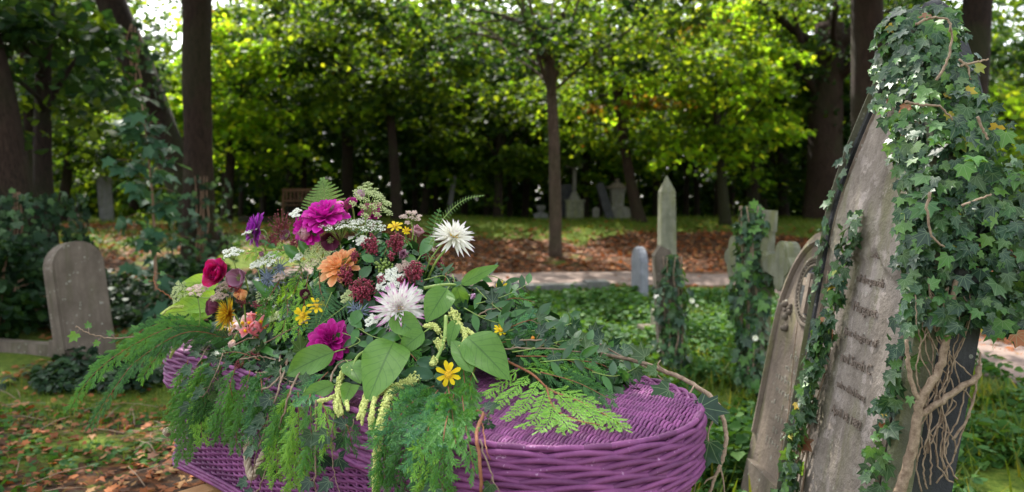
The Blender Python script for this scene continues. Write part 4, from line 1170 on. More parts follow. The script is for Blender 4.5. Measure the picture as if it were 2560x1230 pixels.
def coffin():
    e = empty('wicker_coffin', T(*world(LL / 2, 0, ZB)), 'purple painted wicker coffin standing on trestles under the funeral flowers', 'coffin')
    # lid: wall of stout twisted rods
    mb = MB(); rows = 9
    for i in range(rows):
        z = ZT - .012 - i * (LIDD - .012) / (rows - 1)
        wv = 17; ph = i * 1.9
        for s in (0, PI):
            ringtube(mb, .004, z, .0072, .005, wv, ph + s, .0085, 6, 2, PI / 2)
    for s in (0, 2.1, 4.2): ringtube(mb, -.004, ZT + .002, .0068, .008, 26, s, .006, 6, 1, PI / 2)
    child_world(mb.build('lid_wall', 'wicker'), e)
    # lid top: bands of short slanting rods locked between long stakes
    mb = MB(); sp = .040; band = 0; v0 = -.385
    while v0 < .385:
        us = -.165 + (.0045 if band % 2 else 0)
        while us < LL + .395:
            pts = []; sl = .011; lift = R.uniform(.9, 1.1)
            for i in range(8):
                t = i / 7; tt = -.12 + 1.24 * t; v = v0 + sp * tt; u = us + sl * (t - .5)
                if abs(v) > hw(u) - .004: continue
                pts.append(world(u, v, ZT - .0095 + domez(u, v) + .0095 * lift * math.sin(PI * t) ** .7))
            if len(pts) > 2: mb.tube(pts, .0043 * R.uniform(.88, 1.1), 5)
            us += .0090 * R.uniform(.93, 1.07)
        v0 += sp; band += 1
    child_world(mb.build('lid_top', 'wicker'), e)
    mb = MB(); v = -.385
    while v < .37:
        pts = [world(u, v, ZT - .010 + domez(u, v)) for u in [(-.15 + (LL + .52) * i / 90) for i in range(91)] if hw(u) > abs(v) + .004]
        if len(pts) > 2: mb.tube(pts, .0040, 5)
        v += sp
    child_world(mb.build('lid_stakes', 'wicker'), e)
    # body: fine weave on upright stakes
    mb = MB(); ns = 132; z = ZT - LIDD - .008; i = 0
    while z > ZB + .02:
        ringtube(mb, -.030, z, .0047, .0042, ns / 2, (i % 2) * PI + .4 * math.sin(i * .7), 0, 5, 1)
        z -= .0084; i += 1
    child_world(mb.build('body_weave', 'wicker'), e)
    mb = MB()
    for k in range(ns):
        p, nr = OUT[int(k * 900 / ns)]; c = p + nr * -.030
        mb.tube([V3((c.x, c.y, ZB)), V3((c.x, c.y, ZT - LIDD + .01))], .0042, 5)
    child_world(mb.build('body_stakes', 'wicker'), e)
    mb = MB()
    for i in range(3):
        for s in (0, 2.1, 4.2): ringtube(mb, -.026, ZB + .006 + i * .012, .0066, .006, 24, s + i, .005, 6, 2, PI / 2)
    for s in (0, PI): ringtube(mb, -.022, ZT - LIDD - .006, .0062, .005, 22, s, .004, 6, 2, PI / 2)
    child_world(mb.build('border', 'wicker'), e)
    # dark shell added to block light behind the weave, and base board
    mb = MB(); n = 225
    for zz, off in ((ZB + .005, -.040), (ZT - LIDD, -.040), (ZT - LIDD + .005, -.010), (ZT - .018, -.010)):
        for i in range(n): p, nr = OUT[i * 4]; q = p + nr * off; mb.v.append(V3((q.x, q.y, zz)))
    for r_ in range(3):
        for i in range(n): mb.quad((r_ * n + i, r_ * n + (i + 1) % n, (r_ + 1) * n + (i + 1) % n, (r_ + 1) * n + i))
    mb.quad([3 * n + i for i in range(n)]); mb.quad(list(range(n))[::-1])
    child_world(mb.build('light_block_shell', 'shell_dark', smooth=False), e)
    # rope handles: twisted loops
    def handle(i0, i1, z, out, drop):
        mb = MB(); p0, n0 = OUT[i0]; p1, n1 = OUT[i1]
        a = V3((p0.x, p0.y, z)) + n0 * -.03; b = V3((p1.x, p1.y, z)) + n1 * -.03; nm = (n0 + n1).normalized()
        c = smoothpts([a, a + nm * out * .7 + V3((0, 0, -drop * .3)), (a + b) / 2 + nm * out + V3((0, 0, -drop)), b + nm * out * .7 + V3((0, 0, -drop * .3)), b], 14)
        for s in range(3):
            pts = []
            for k, q in enumerate(c):
                t = (c[min(k + 1, len(c) - 1)] - c[max(0, k - 1)]).normalized(); r1 = t.cross(V3((0, 0, 1))); r1 = r1.normalized() if r1.length > .01 else V3((1, 0, 0)); r2 = t.cross(r1)
                an = k * .62 + s * 2 * PI / 3; pts.append(q + r1 * math.cos(an) * .0058 + r2 * math.sin(an) * .0058)
            mb.tube(pts, .0066, 7)
        child_world(mb.build('rope_handle', 'rope'), e)
    def idx(u, side):
        best = min(range(900), key=lambda i: (OUT[i][0] - world(u, side * hw(max(-.16, min(u, LL + .39))), 0)).length); return best
    a = min(range(900), key=lambda i: (OUT[i][0] - world(-.16, .12, 0)).length); b = min(range(900), key=lambda i: (OUT[i][0] - world(-.12, .26, 0)).length)
    handle(a, b, ZT - .30, .075, .045)
    for u in (.55, 1.22): handle(idx(u - .05, 1), idx(u + .05, 1), ZT - .20, .03, .10)
coffin()
def trestle(u, label):
    M = T(*world(u, 0, 0)) @ Rz(math.atan2(NN.y, NN.x))
    e = empty('trestle', M, label, 'trestle')
    mb = MB(); mb.box((0, 0, ZB - .045), (.72, .075, .07)); mb.build('top_beam', 'timber', e, smooth=False)
    for sx in (-1, 1):
        for sy in (-1, 1):
            mb = MB(); a = V3((sx * .28, sy * .03, ZB - .09)); b = V3((sx * .31, sy * .22, gz(M.translation.x, M.translation.y)))
            mb.tube([a, b], .026, 4); mb.build('leg', 'timber', e, smooth=False)
    mb = MB(); mb.box((0, -.13, .22), (.6, .02, .05)); mb.box((0, .13, .22), (.6, .02, .05)); mb.build('stretcher', 'timber', e, smooth=False)
trestle(.20, 'pale timber trestle under the far end of the coffin'); trestle(1.25, 'pale timber trestle under the near end of the coffin')

# ------------------------------------------------------------------ the flower mound
def mh(u, v):
    def g(a, b, su, sv, h): return h * math.exp(-((u - a) / su) ** 2 - ((v - b) / sv) ** 2)
    return g(.70, -.02, .30, .20, .34) + g(.42, .0, .40, .25, .13) + g(1.05, -.03, .30, .22, .11) + g(1.26, -.17, .27, .14, .16) + g(1.0, -.18, .25, .12, .06) + g(.15, -.05, .3, .22, .06) - .03
def solid(p):
    u, v = uv_of(p); h = hw(u)
    if h > 0 and abs(v) < h + .012:
        if ZB < p.z < ZT + .010 + domez(u, v) * (h > .05): return True
    if p.z >= ZT - .02 and p.z < ZT + mh(u, v) and -.3 < u < LL + .3: return True
    return False
def hit(px, py, off=.02, dflt=2.6):
    d = 1.35
    while d < 3.7:
        if solid(at(px, py, d)): break
        d += .012
    else: d = dflt
    return at(px, py, d - off), d
def mnormal(p):
    u, v = uv_of(p); e = .01
    gu = (mh(u + e, v) - mh(u - e, v)) / (2 * e); gv = (mh(u, v + e) - mh(u, v - e)) / (2 * e)
    n = V3((0, 0, 1)) - AX * gu - NN * gv; return n.normalized()
def tocam(p): return (V3((0, 0, H)) - p).normalized()
def P(px, py, off=.02, d=None):
    if d is not None: return at(px, py, d)
    return hit(px, py, off)[0]
def PL(lst, off=.02):
    out = []
    for q in lst: out.append(P(q[0], q[1], off, q[2] if len(q) > 2 else None))
    return out
def fold_mesh(name, mb, mat, e): return child_world(mb.build(name, mat), e)

def prof_pt(p=.9, q=1.0):
    return lambda t: (math.sin(PI * min(1, max(0, t)) ** p) ** q) if 0 < t < 1 else 0.02
ovate = lambda t: .02 + 1.0 * (math.sin(PI * t ** .72) ** .85 if 0 < t < 1 else 0)
lance = lambda t: .03 + (math.sin(PI * t ** .85) ** 1.0 if 0 < t < 1 else 0)
round_p = lambda t: .30 + .70 * math.sin(PI * (.12 + .80 * t) * .62) ** 1.2 if t < .86 else (.95 * math.sqrt(max(0, 1 - ((t - .86) / .145) ** 2)) + .05)
point_p = lambda t: .35 + .75 * t if t < .45 else max(.03, .69 * (1 - ((t - .45) / .56) ** 1.6) + .0)
needle_p = lambda t: .8 if t < .5 else max(.05, .8 * (1 - (t - .5) / .5))

def rings(mb, spec, prof, jit=.1, nl=5, nw=1, rr=R):
    for (n, el, L, W, r0, z0, bend, cup) in spec:
        o = rr.uniform(0, 6)
        for k in range(n):
            a = o + 2 * PI * k / n + rr.uniform(-jit, jit)
            M = T(0, 0, z0) @ Rz(a) @ T(0, r0, 0) @ Rx(math.radians(el + rr.uniform(-7, 7))) @ Ry(rr.uniform(-.15, .15))
            mb.blade(M, L * rr.uniform(.88, 1.1), W * rr.uniform(.88, 1.12), prof, nl, nw, bend + rr.uniform(-.15, .15), cup)
def stemto(e, M, length, r=.003, mat='stem', curve=.02, target=None):
    mb = MB()
    a = M.translation; z = M.to_3x3() @ V3((0, 0, 1))
    b = target if target is not None else a - z * length * .6 - V3((0, 0, length * .6))
    mb.tube(smoothpts([a - z * .004, a - z * length * .3, b], 6), r, 6)
    return fold_mesh('stem', mb, mat, e)
def flower(kind, px, py, diam, label, off=.03, face=None, d=None, mat=None, cat='flower', tilt=None, seed=None):
    rr = random.Random(seed if seed is not None else int(px * 7 + py))
    p, dd = hit(px, py, off)
    if d is not None: p = at(px, py, d); dd = d
    s = diam / 2 / F * dd          # radius in metres
    if face is None:
        z = mnormal(p) * .7 + tocam(p) * .9 + V3((rr.uniform(-.25, .25), 0, .15))
    else: z = V3(face)
    M = face_frame(p, z)
    e = empty(kind, M, label, cat)
    def B(mb, name, m): return mb.build(name, m, e)
    mb = MB(); ctr = MB()
    if kind == 'dahlia':
        rings(mb, [(13, 4, s, s * .42, .006, -.004, -.25, .35), (13, 18, s * .95, s * .40, .006, 0, -.2, .35), (12, 32, s * .82, s * .36, .005, .003, .1, .4), (10, 48, s * .66, s * .30, .004, .005, .35, .5),
                   (9, 64, s * .48, s * .24, .003, .006, .6, .6), (6, 80, s * .33, s * .18, .001, .008, .8, .8)], round_p, .1, 6, 1, rr)
        B(mb, 'petals', mat or 'magenta'); ctr.ball((0, 0, .008), s * .16); B(ctr, 'centre', 'deepmag')
    elif kind == 'cactus_dahlia':
        rings(mb, [(19, -8, s, s * .24, .006, -.004, .12, .8), (19, 8, s * .98, s * .24, .006, 0, -.08, .8), (18, 24, s * .88, s * .22, .005, .002, .1, .9), (16, 42, s * .72, s * .19, .004, .004, .3, 1.0),
                   (11, 58, s * .5, s * .12, .003, .006, .4, 1.2), (8, 74, s * .3, s * .09, .002, .007, .5, 1)], point_p, .14, 6, 1, rr)
        B(mb, 'petals', mat or 'whitepink')
        for k in range(26): a = k * 2.4; q = .0026 * math.sqrt(k) * s / .06; ctr.ball((q * math.cos(a), q * math.sin(a), .012), .0024)
        B(ctr, 'centre', 'paste')
    elif kind == 'chrysanthemum':
        rings(mb, [(22, -5, s, s * .17, .004, -.004, .3, .9), (22, 12, s * .95, s * .17, .004, 0, .4, .9), (20, 30, s * .82, s * .16, .004, .002, .5, .9), (18, 48, s * .66, s * .15, .003, .004, .7, 1), (14, 64, s * .48, s * .13, .002, .006, .8, 1), (9, 80, s * .3, s * .11, .001, .007, .8, 1)], needle_p, .12, 4, 1, rr)
        B(mb, 'petals', mat or 'mumy')
    elif kind == 'daisy':
        rings(mb, [(8, 10, s, s * .42, s * .12, 0, -.35, .25)], round_p, .2, 5, 1, rr)
        B(mb, 'petals', 'yellow')
        for k in range(46): a = k * 2.4; q = s * .33 * math.sqrt(k / 46); ctr.ball((q * math.cos(a), q * math.sin(a), .004 + s * .14 * (1 - (k / 46))), s * .06)
        B(ctr, 'centre', 'paste')
    elif kind == 'hellebore':
        rings(mb, [(5, 38, s * 1.05, s * 1.15, s * .05, 0, .75, .38)], round_p, .12, 7, 3, rr)
        B(mb, 'petals', mat or 'mauve')
        for k in range(22): a = k * 2.4; q = s * .03 * math.sqrt(k); ctr.tube([V3((q * .5 * math.cos(a), q * .5 * math.sin(a), .002)), V3((q * 1.8 * math.cos(a), q * 1.8 * math.sin(a), s * .30))], .0008, 4); ctr.ball((q * 1.8 * math.cos(a), q * 1.8 * math.sin(a), s * .31), .0018)
        B(ctr, 'stamens', 'gfloret')
    elif kind == 'peony':
        rings(mb, [(7, 18, s, s * .9, s * .05, 0, .5, .3), (7, 42, s * .9, s * .8, s * .05, 0, .6, .35), (6, 62, s * .75, s * .65, s * .03, 0, .6, .4), (5, 76, s * .6, s * .5, .002, 0, .5, .5)], round_p, .3, 6, 2, rr)
        for v in mb.v: 
            w = .017 * noise.noise(v * 60); v.x += w; v.z += w
        B(mb, 'petals', mat or 'crimson')
    elif kind == 'snapdragon':
        # a spike of two-lipped blooms
        for k in range(5):
            a = k * 2.4; c = V3((math.cos(a) * s * .45, math.sin(a) * s * .45, (k - 2) * s * .12))
            for (el, L, W, b) in ((60, .6, .62, 1.6), (100, .5, .5, .9), (20, .55, .55, -1.2), (5, .45, .5, -1.7)):
                M2 = T(*c) @ Rz(a - PI / 2 + rr.uniform(-.5, .5)) @ Rx(math.radians(el)); mb.blade(M2, s * L * 1.3, s * W * 1.2, round_p, 6, 2, b, .5)
            ctr.ball((c.x * 1.5, c.y * 1.5, c.z + s * .30), s * .13)
        B(mb, 'petals', mat or 'snap'); B(ctr, 'throat', 'yellow')
    elif kind == 'cup_bloom':
        rings(mb, [(4, 62, s * 1.5, s * 1.5, s * .1, 0, .75, .45), (4, 70, s * 1.35, s * 1.35, s * .06, 0, .7, .45)], round_p, .2, 7, 2, rr)
        B(mb, 'petals', mat or 'palepink')
    if d is None: stemto(e, M, .07)
    return e
def umbel(px, py, diam, label, mat='floret', off=.05, face=None, d=None, rays=16, per=13, dome=.25, foot=None, fs=.0030, ball=False, name='umbel'):
    rr = random.Random(int(px * 3 + py)); p, dd = hit(px, py, off)
    if d is not None: p = at(px, py, d); dd = d
    s = diam / 2 / F * dd
    z = V3(face) if face is not None else mnormal(p) * .6 + tocam(p) * .5 + V3((0, 0, .6))
    M = face_frame(p, z); e = empty(name, M, label, 'flower')
    st = MB(); fl = MB(); L = s * 1.1
    for k in range(rays):
        q = math.sqrt((k + .5) / rays); a = k * 2.4
        c = V3((math.cos(a) * q * s, math.sin(a) * q * s, -q * q * s * dome + rr.uniform(-.1, .1) * s * .5))
        st.tube([V3((0, 0, -L)), c * .55 + V3((0, 0, -L * .38)), c], .0009, 4)
        us = s * .95 / math.sqrt(rays)
        for j in range(per):
            qq = math.sqrt((j + .5) / per); b = j * 2.4 + k; f = c + V3((math.cos(b) * qq * us, math.sin(b) * qq * us, -qq * qq * us * .35 + .004))
            st.tube([c - V3((0, 0, .004)), f], .0005, 3, cap=False)
            if ball: fl.ball(f, fs)
            else:
                h = rr.uniform(0, 2)
                tl = Rx(rr.uniform(-.5, .5)) @ Ry(rr.uniform(-.5, .5))
                for w in range(5):
                    fl.blade(T(*f) @ tl @ Rz(h + w * 2 * PI / 5) @ Rx(.25), fs * rr.uniform(.9, 1.3), fs * 1.0, round_p, 2, 1, -.3, .1)
    fm = foot if foot is not None else p - z.normalized() * L * 2.2 - V3((0, 0, .05))
    st.build('rays', 'stem', e); fl.build('florets', mat, e)
    mb = MB(); a = M @ V3((0, 0, -L)); mb.tube(smoothpts([a, a.lerp(fm, .5) + V3((.005, 0, -.004)), fm], 5), .0022, 6); fold_mesh('stem', mb, 'stem', e)
    return e
def berries(px, py, w, h, label, mat='berry', n=150, r=.0026, off=.035, name='skimmia_cluster', cat='flower cluster', angle=0, sparse=1.0, d=None):
    rr = random.Random(int(px + py * 5)); p, dd = hit(px, py, off)
    if d: p = at(px, py, d); dd = d
    M = face_frame(p, tocam(p)) @ Rz(angle); e = empty(name, M, label, cat)
    a_, b_ = w / 2 / F * dd, h / 2 / F * dd; mb = MB(); st = MB()
    for i in range(n):
        v = V3((rr.gauss(0, 1), rr.gauss(0, 1), rr.gauss(0, 1))).normalized() * rr.uniform(.45, 1) ** .5
        c = V3((v.x * a_, v.y * b_, v.z * min(a_, b_) * .8)); c *= .86 + .28 * noise.noise(c * 60) * sparse * 2
        mb.ball(c, r * rr.uniform(.7, 1.25))
        if i % 2 == 0: st.tube([V3((c.x * .35, c.y * .5 - b_ * .35, c.z * .3)), c], .0008, 3, cap=False)
    st.tube([V3((0, b_ * .2, 0)), V3((0, -b_ * 1.2, -.01))], .0022, 5)
    mb.build('buds', mat, e); st.build('stalks', 'berry2', e)
    return e
def leafobj(name, b, t, w, label, mat, nrm=None, bend=-.35, cup=.12, prof=ovate, stalk=.03, nl=14, nw=3, group=None, fold=.2, stem='stem'):
    b, t = V3(b), V3(t); y = (t - b); L = y.length
    n = V3(nrm) if nrm is not None else tocam(b) + V3((0, 0, .4))
    # start direction lifted so that the bent blade ends near t
    M = frame(b, y, n); M = M @ Rx(-bend * .5)
    e = empty(name, M, label, 'leaf', group)
    mb = MB(); mb.blade(T(0, 0, 0), L * 1.02, w, prof, nl, nw, bend, cup, wave=.16, fold=fold)
    mb.build('blade', mat, e)
    if stalk:
        mb = MB(); mb.tube([V3((0, .004, -.0015)), V3((0, -stalk * .5, -.004)), V3((0, -stalk, -.012))], .0018, 6); mb.build('stalk', stem, e)
    return e

# ---- cedar sprays
def cedar_mesh(mb, st, pts, side, nrm, rr, dens=.016, nl=.011, ds=.0036, droopk=.3, w=.0017, ang=.75, mi=0, smi=0):
    pts = smoothpts(pts, 8); cum = [0]
    for a, b in zip(pts, pts[1:]): cum.append(cum[-1] + (b - a).length)
    LT = cum[-1]; s = .01; sg = 1
    def pos(x):
        x = min(max(x, 0), LT)
        for i in range(len(cum) - 1):
            if cum[i + 1] >= x: break
        f = (x - cum[i]) / max(1e-9, cum[i + 1] - cum[i]); return pts[i].lerp(pts[i + 1], f), (pts[i + 1] - pts[i]).normalized()
    st.tube(pts, [.0016, .0006], 5, mi=smi)
    def needles(q, dirs, L, nn, nl):
        # q list of points of a twiglet
        k = max(2, int(L / ds)); sg = 1
        for i in range(k):
            t = (i + 1) / k; j = t * (len(q) - 1); a = q[int(min(j, len(q) - 2))].lerp(q[min(int(j) + 1, len(q) - 1)], j - int(min(j, len(q) - 2)))
            tg = (q[min(int(j) + 1, len(q) - 1)] - q[max(0, min(int(j), len(q) - 2))]).normalized()
            sd = tg.cross(nn).normalized() * sg; sg = -sg
            dn = (tg * .9 + sd * .46 + V3((rr.gauss(0, .07), rr.gauss(0, .07), rr.gauss(0, .07)))).normalized()
            ll = nl * (1 - .45 * t) * rr.uniform(.8, 1.2); o = dn.cross(nn).normalized() * w; up = nn * w * .8; b = len(mb.v)
            m_ = a + dn * ll * .5 + up; tp = a + dn * ll
            mb.v += [a - o * .8, a + up, a + o * .8, m_ + o * .9 - up, m_ + up * .5, m_ - o * .9 - up, tp]
            mb.f += [(b, b + 1, b + 4, b + 5), (b + 1, b + 2, b + 3, b + 4), (b + 5, b + 4, b + 6), (b + 4, b + 3, b + 6)]
            mb.uv += [(0, 0)] * 14; mb.m += [mi] * 4
    while s < LT:
        p, t = pos(s); f = s / LT
        L = side * (.45 + .75 * math.sin(PI * min(1, f * .8 + .12))) * (1 - .35 * f) * rr.uniform(.75, 1.2)
        nn = (nrm + V3((rr.gauss(0, .2), rr.gauss(0, .2), rr.gauss(0, .2)))).normalized()
        sd = t.cross(nn).normalized() * sg; sg = -sg
        d0 = (t * math.cos(ang) + sd * math.sin(ang)).normalized()
        q = [p]; dcur = d0
        for i in range(5):
            dcur = (dcur + V3((0, 0, -droopk * .3)) + t * .09).normalized(); q.append(q[-1] + dcur * L / 5)
        st.tube(q, [.0010, .0005], 3, cap=False, mi=1)
        needles(q, None, L, nn, nl)
        # secondary twiglets
        m = int(L / .016); s2 = 1
        for k in range(1, m):
            a = q[min(4, int(k / m * 5))].lerp(q[min(5, int(k / m * 5) + 1)], (k / m * 5) % 1); sd2 = dcur.cross(nn).normalized() * s2; s2 = -s2
            d2 = (d0 * .8 + sd2 * .55 + V3((0, 0, -.1))).normalized(); l2 = L * .42 * (1 - k / m * .6)
            needles([a, a + d2 * l2 * .5, a + (d2 + V3((0, 0, -.12))) * l2], None, l2, nn, nl * .8)
        s += dens * rr.uniform(.8, 1.2)
def cedar(lst, label, mat='cedar', side=.06, group=None, off=.03, nrm=None, stem='redtwig', **kw):
    pts = PL(lst, off); rr = random.Random(int(lst[0][0] * 3 + lst[0][1] + lst[-1][0]))
    n = V3(nrm) if nrm is not None else (tocam(pts[0]) + V3((rr.gauss(0, .2), 0, rr.gauss(0, .2)))).normalized()
    e = empty('cedar_sprig', pts[0], label, 'foliage sprig', group)
    mb = MB(); st = MB(); cedar_mesh(mb, st, pts, side, n, rr, **kw)
    fold_mesh('needles', mb, mat, e)
    o = st.build('twig', [stem, mat]); child_world(o, e)
    return e
# ---- ivy vine
def ivyleaf_into(mb, p, dr, nrm, size, mi=0):
    M = frame(p, dr, nrm); b = len(mb.v)
    for q in IV: mb.v.append(M @ (V3(q) * size))
    for f in IVF: mb.quad([b + i for i in f], [IVU[i] for i in f], mi)
def vine(lst, label, off=.03, sp=.035, size=(.025, .04), mat='ivy', stem='palewood', r=(.003, .0015), group=None, leafy=(0, 1), name='ivy_vine', sd=1.0):
    pts = smoothpts(PL(lst, off), 7); rr = random.Random(int(lst[0][0] + lst[0][1] * 3 + lst[-1][0]))
    e = empty(name, pts[0], label, 'ivy', group); mb = MB(); st = MB()
    q = [p + V3((rr.gauss(0, .0015), rr.gauss(0, .0015), rr.gauss(0, .0015))) for p in pts]; st.tube(q, list(r), 6)
    acc = 0; k = 0; tot = sum((b - a).length for a, b in zip(pts, pts[1:])); run = 0
    for a, b in zip(pts, pts[1:]):
        l = (b - a).length; run += l; acc += l
        if acc > sp:
            acc = 0; k += 1
            if not (leafy[0] <= run / tot <= leafy[1]): continue
            t = (b - a).normalized(); c = tocam(b); s = t.cross(c).normalized() * (1 if k % 2 else -1)
            dr = (s * sd + t * .5 + V3((rr.gauss(0, .25), rr.gauss(0, .2), -.35))).normalized()
            pe = b + dr * .018; st.tube([b, pe], .0009, 4)
            ivyleaf_into(mb, pe, dr, c + V3((rr.gauss(0, .4), 0, .45 + rr.gauss(0, .3))), rr.uniform(*size))
    fold_mesh('leaves', mb, mat, e); fold_mesh('stem', st, stem, e)
    return e
def ruscus(lst, label, off=.04, sp=.024, L=(.045, .065), W=.02, mat='ruscus', group=None):
    pts = smoothpts(PL(lst, off), 7); rr = random.Random(int(lst[0][0] + lst[0][1] * 3 + lst[-1][0]))
    e = empty('ruscus_sprig', pts[0], label, 'foliage sprig', group); mb = MB(); st = MB(); st.tube(pts, [.0018, .0010], 5)
    acc = 0; k = 0
    for a, b in zip(pts, pts[1:]):
        acc += (b - a).length
        if acc > sp:
            acc = 0; k += 1; t = (b - a).normalized(); c = tocam(b); s = t.cross(c).normalized() * (1 if k % 2 else -1)
            dr = (t * .75 + s * .75 + V3((rr.gauss(0, .2), rr.gauss(0, .2), rr.gauss(0, .15)))).normalized()
            mb.blade(frame(b, dr, c + V3((rr.gauss(0, .5), 0, .5))), rr.uniform(*L), W * rr.uniform(.85, 1.2), lance, 7, 1, rr.uniform(-.5, .1), 0, fold=.25)
    fold_mesh('leaves', mb, mat, e); fold_mesh('stem', st, 'stem', e); return e
def fern(lst, label, mat='fern', L=.05, off=.03, nrm=None, sp=.0062, group=None, tip=.15):
    pts = smoothpts(PL(lst, off), 9); rr = random.Random(int(lst[0][0])); e = empty('fern_frond', pts[0], label, 'fern frond', group)
    mb = MB(); st = MB(); st.tube(pts, [.0016, .0006], 5); cum = 0; tot = sum((b - a).length for a, b in zip(pts, pts[1:]))
    n = V3(nrm) if nrm is not None else tocam(pts[0]) + V3((.2, 0, .3))
    s = .01
    while s < tot:
        c = 0
        for a, b in zip(pts, pts[1:]):
            l = (b - a).length
            if c + l >= s: break
            c += l
        p = a.lerp(b, (s - c) / l); t = (b - a).normalized(); f = s / tot
        ll = L * (math.sin(PI * (.28 + .72 * f) ) ** .8 if f < .97 else .12) * (1 - .25 * f)
        for sg in (-1, 1):
            dr = (t.cross(n).normalized() * sg + t * .35 + V3((0, 0, -.1))).normalized(); M = frame(p, dr, n)
            k = max(3, int(ll / .0042)); st.tube([p, p + dr * ll], .0005, 3, cap=False, mi=1)
            for i in range(k):
                q = p + dr * ll * (i + .5) / k; wl = .0075 * (1 - (i / k) ** 1.5 * .75) * min(1, L / .06)
                for g2 in (-1, 1):
                    d2 = (t * g2 + dr * .45).normalized(); mb.blade(frame(q, d2, n), wl, .0042 * min(1, L / .04), lance, 2, 1, 0, 0)
        s += sp * (1.9 if L > .03 else 1.7)
    fold_mesh('leaflets', mb, mat, e); child_world(st.build('rachis', ['stem', mat]), e); return e
def tassel(lst, label, r=.009, off=.03, mat='amaranth', group=None):
    pts = smoothpts(PL(lst, off), 8); rr = random.Random(int(lst[0][0] + lst[-1][1])); e = empty('amaranth_tassel', pts[0], label, 'flower', group)
    mb = MB(); k = len(pts); tot = sum((b - a).length for a, b in zip(pts, pts[1:])); n = int(tot / .00030 * r / .012)
    for i in range(n):
        f = rr.random() * (k - 1); a = pts[int(f)].lerp(pts[min(k - 1, int(f) + 1)], f % 1); t = f / (k - 1)
        R_ = r * (1.05 - .55 * t) * (.9 + .6 * noise.noise(a * 60)); v = V3((rr.gauss(0, 1), rr.gauss(0, 1), rr.gauss(0, 1))).normalized()
        mb.ball(a + v * R_ * rr.uniform(.75, 1.05), .0026 * rr.uniform(.7, 1.25))
    fold_mesh('seedheads', mb, mat, e); mb = MB(); mb.tube(pts, r * .55, 6); fold_mesh('core', mb, mat, e); return e
def thistle(px, py, r, label, off=.04, face=None):
    p, dd = hit(px, py, off); s = r / F * dd; M = face_frame(p, V3(face) if face else tocam(p) + mnormal(p)); e = empty('sea_holly', M, label, 'flower')
    rr = random.Random(int(px)); mb = MB()
    for i in range(120):
        v = V3((rr.gauss(0, 1), rr.gauss(0, 1), rr.gauss(0, 1) + .5)).normalized(); mb.tube([v * s * .3, v * s * .55], [.0010, .0003], 3)
    mb.ball((0, 0, 0), s * .42); mb.build('head', 'thistle', e); mb = MB()
    rings(mb, [(9, 8, s * 1.5, s * .22, s * .3, -.003, -.1, .5), (7, 25, s * 1.1, s * .18, s * .3, -.001, 0, .5)], point_p, .15, 4, 1, rr); mb.build('bracts', 'thistle', e); stemto(e, M, .06); return e

# ---- filler greenery over the mound
def filler():
    Ps, Ds, Ns, Sz = [], [], [], []
    for i in range(8500):
        u = R.uniform(-.12, LL + .12); v = R.gauss(0, .17); h = mh(u, v)
        if h < .0 and not (abs(v) < max(0, hw(u)) and R.random() < .0): continue
        if u > 1.15 and v > -.03: continue
        z = ZT + h * (1 - .35 * R.random() ** 1.5); p = world(u, v, z); n = mnormal(p)
        dr = V3((R.gauss(0, 1), R.gauss(0, 1), R.gauss(0, .6) - .2)); dr -= n * dr.dot(n) * .7
        Ps.append(tuple(p)); Ds.append(tuple(dr)); Ns.append(tuple(n + V3((R.gauss(0, .5), R.gauss(0, .5), R.gauss(0, .4))))); Sz.append(R.uniform(.025, .06))
    t = [(x * .75, y, z) for x, y, z in TL]
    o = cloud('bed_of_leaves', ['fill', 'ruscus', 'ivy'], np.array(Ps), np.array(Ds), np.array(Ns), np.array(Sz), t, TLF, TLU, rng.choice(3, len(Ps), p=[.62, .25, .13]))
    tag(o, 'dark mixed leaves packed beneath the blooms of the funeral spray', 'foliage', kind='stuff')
filler()
rr0 = random.Random(77)
for i in range(34):      # short cedar and fern tips between the blooms
    u = rr0.uniform(.05, 1.25); v = rr0.uniform(-.12, .22)
    if mh(u, v) < .03: continue
    p = world(u, v, ZT + mh(u, v) * .95); n = mnormal(p)
    t = (V3((rr0.gauss(0, 1), rr0.gauss(0, 1), 0)) + V3((NN.x, NN.y, -.3)) * .8); t -= n * t.dot(n); t.normalize()
    L = rr0.uniform(.07, .13); pts = [p, p + t * L * .5 + n * .025, p + t * L + n * .01 + V3((0, 0, -.01))]
    e = empty('cedar_sprig', pts[0], 'short cedar tip tucked in between the blooms of the spray', 'foliage sprig', 'short cedar tips between the blooms')
    mb = MB(); st = MB(); cedar_mesh(mb, st, pts, .035, (n + tocam(p) * .5).normalized(), rr0, dens=.013)
    fold_mesh('needles', mb, rr0.choice(['cedar', 'cedar_dark', 'cedar_blue']), e); child_world(st.build('twig', ['redtwig', 'cedar']), e)

# ---- blooms
flower('dahlia', 812, 545, 118, 'big magenta dahlia at the top left of the spray, in front of the fan fern', face=(-.15, -.5, 1), off=.05)
flower('dahlia', 775, 572, 96, 'magenta dahlia half hidden just below the big top one', face=(-.7, -.8, .25), off=.03)
flower('peony', 928, 535, 60, 'crimson-magenta bloom behind the large pale green umbel', mat='deepmag', face=(.3, -.7, .6), off=.03)
flower('peony', 878, 515, 44, 'small deep magenta bloom beside the burgundy buds near the crest', mat='deepmag', face=(-.2, -.6, .8), off=.03)
flower('dahlia', 645, 575, 82, 'purple dahlia seen side-on at the left of the crest', mat='purple', face=(-1, -.35, .25), off=.05)
flower('peony', 552, 686, 86, 'ruffled crimson bloom on the left shoulder of the spray', face=(-.5, -.9, .4), off=.04)
flower('peony', 588, 700, 52, 'dark red ruffled bloom tucked behind the mauve hellebore', mat='crimson', face=(.3, -.9, .1))
flower('dahlia', 826, 852, 104, 'deep magenta dahlia low on the front of the spray, over the broad leaf', mat='deepmag', face=(.1, -1, .65), off=.045)
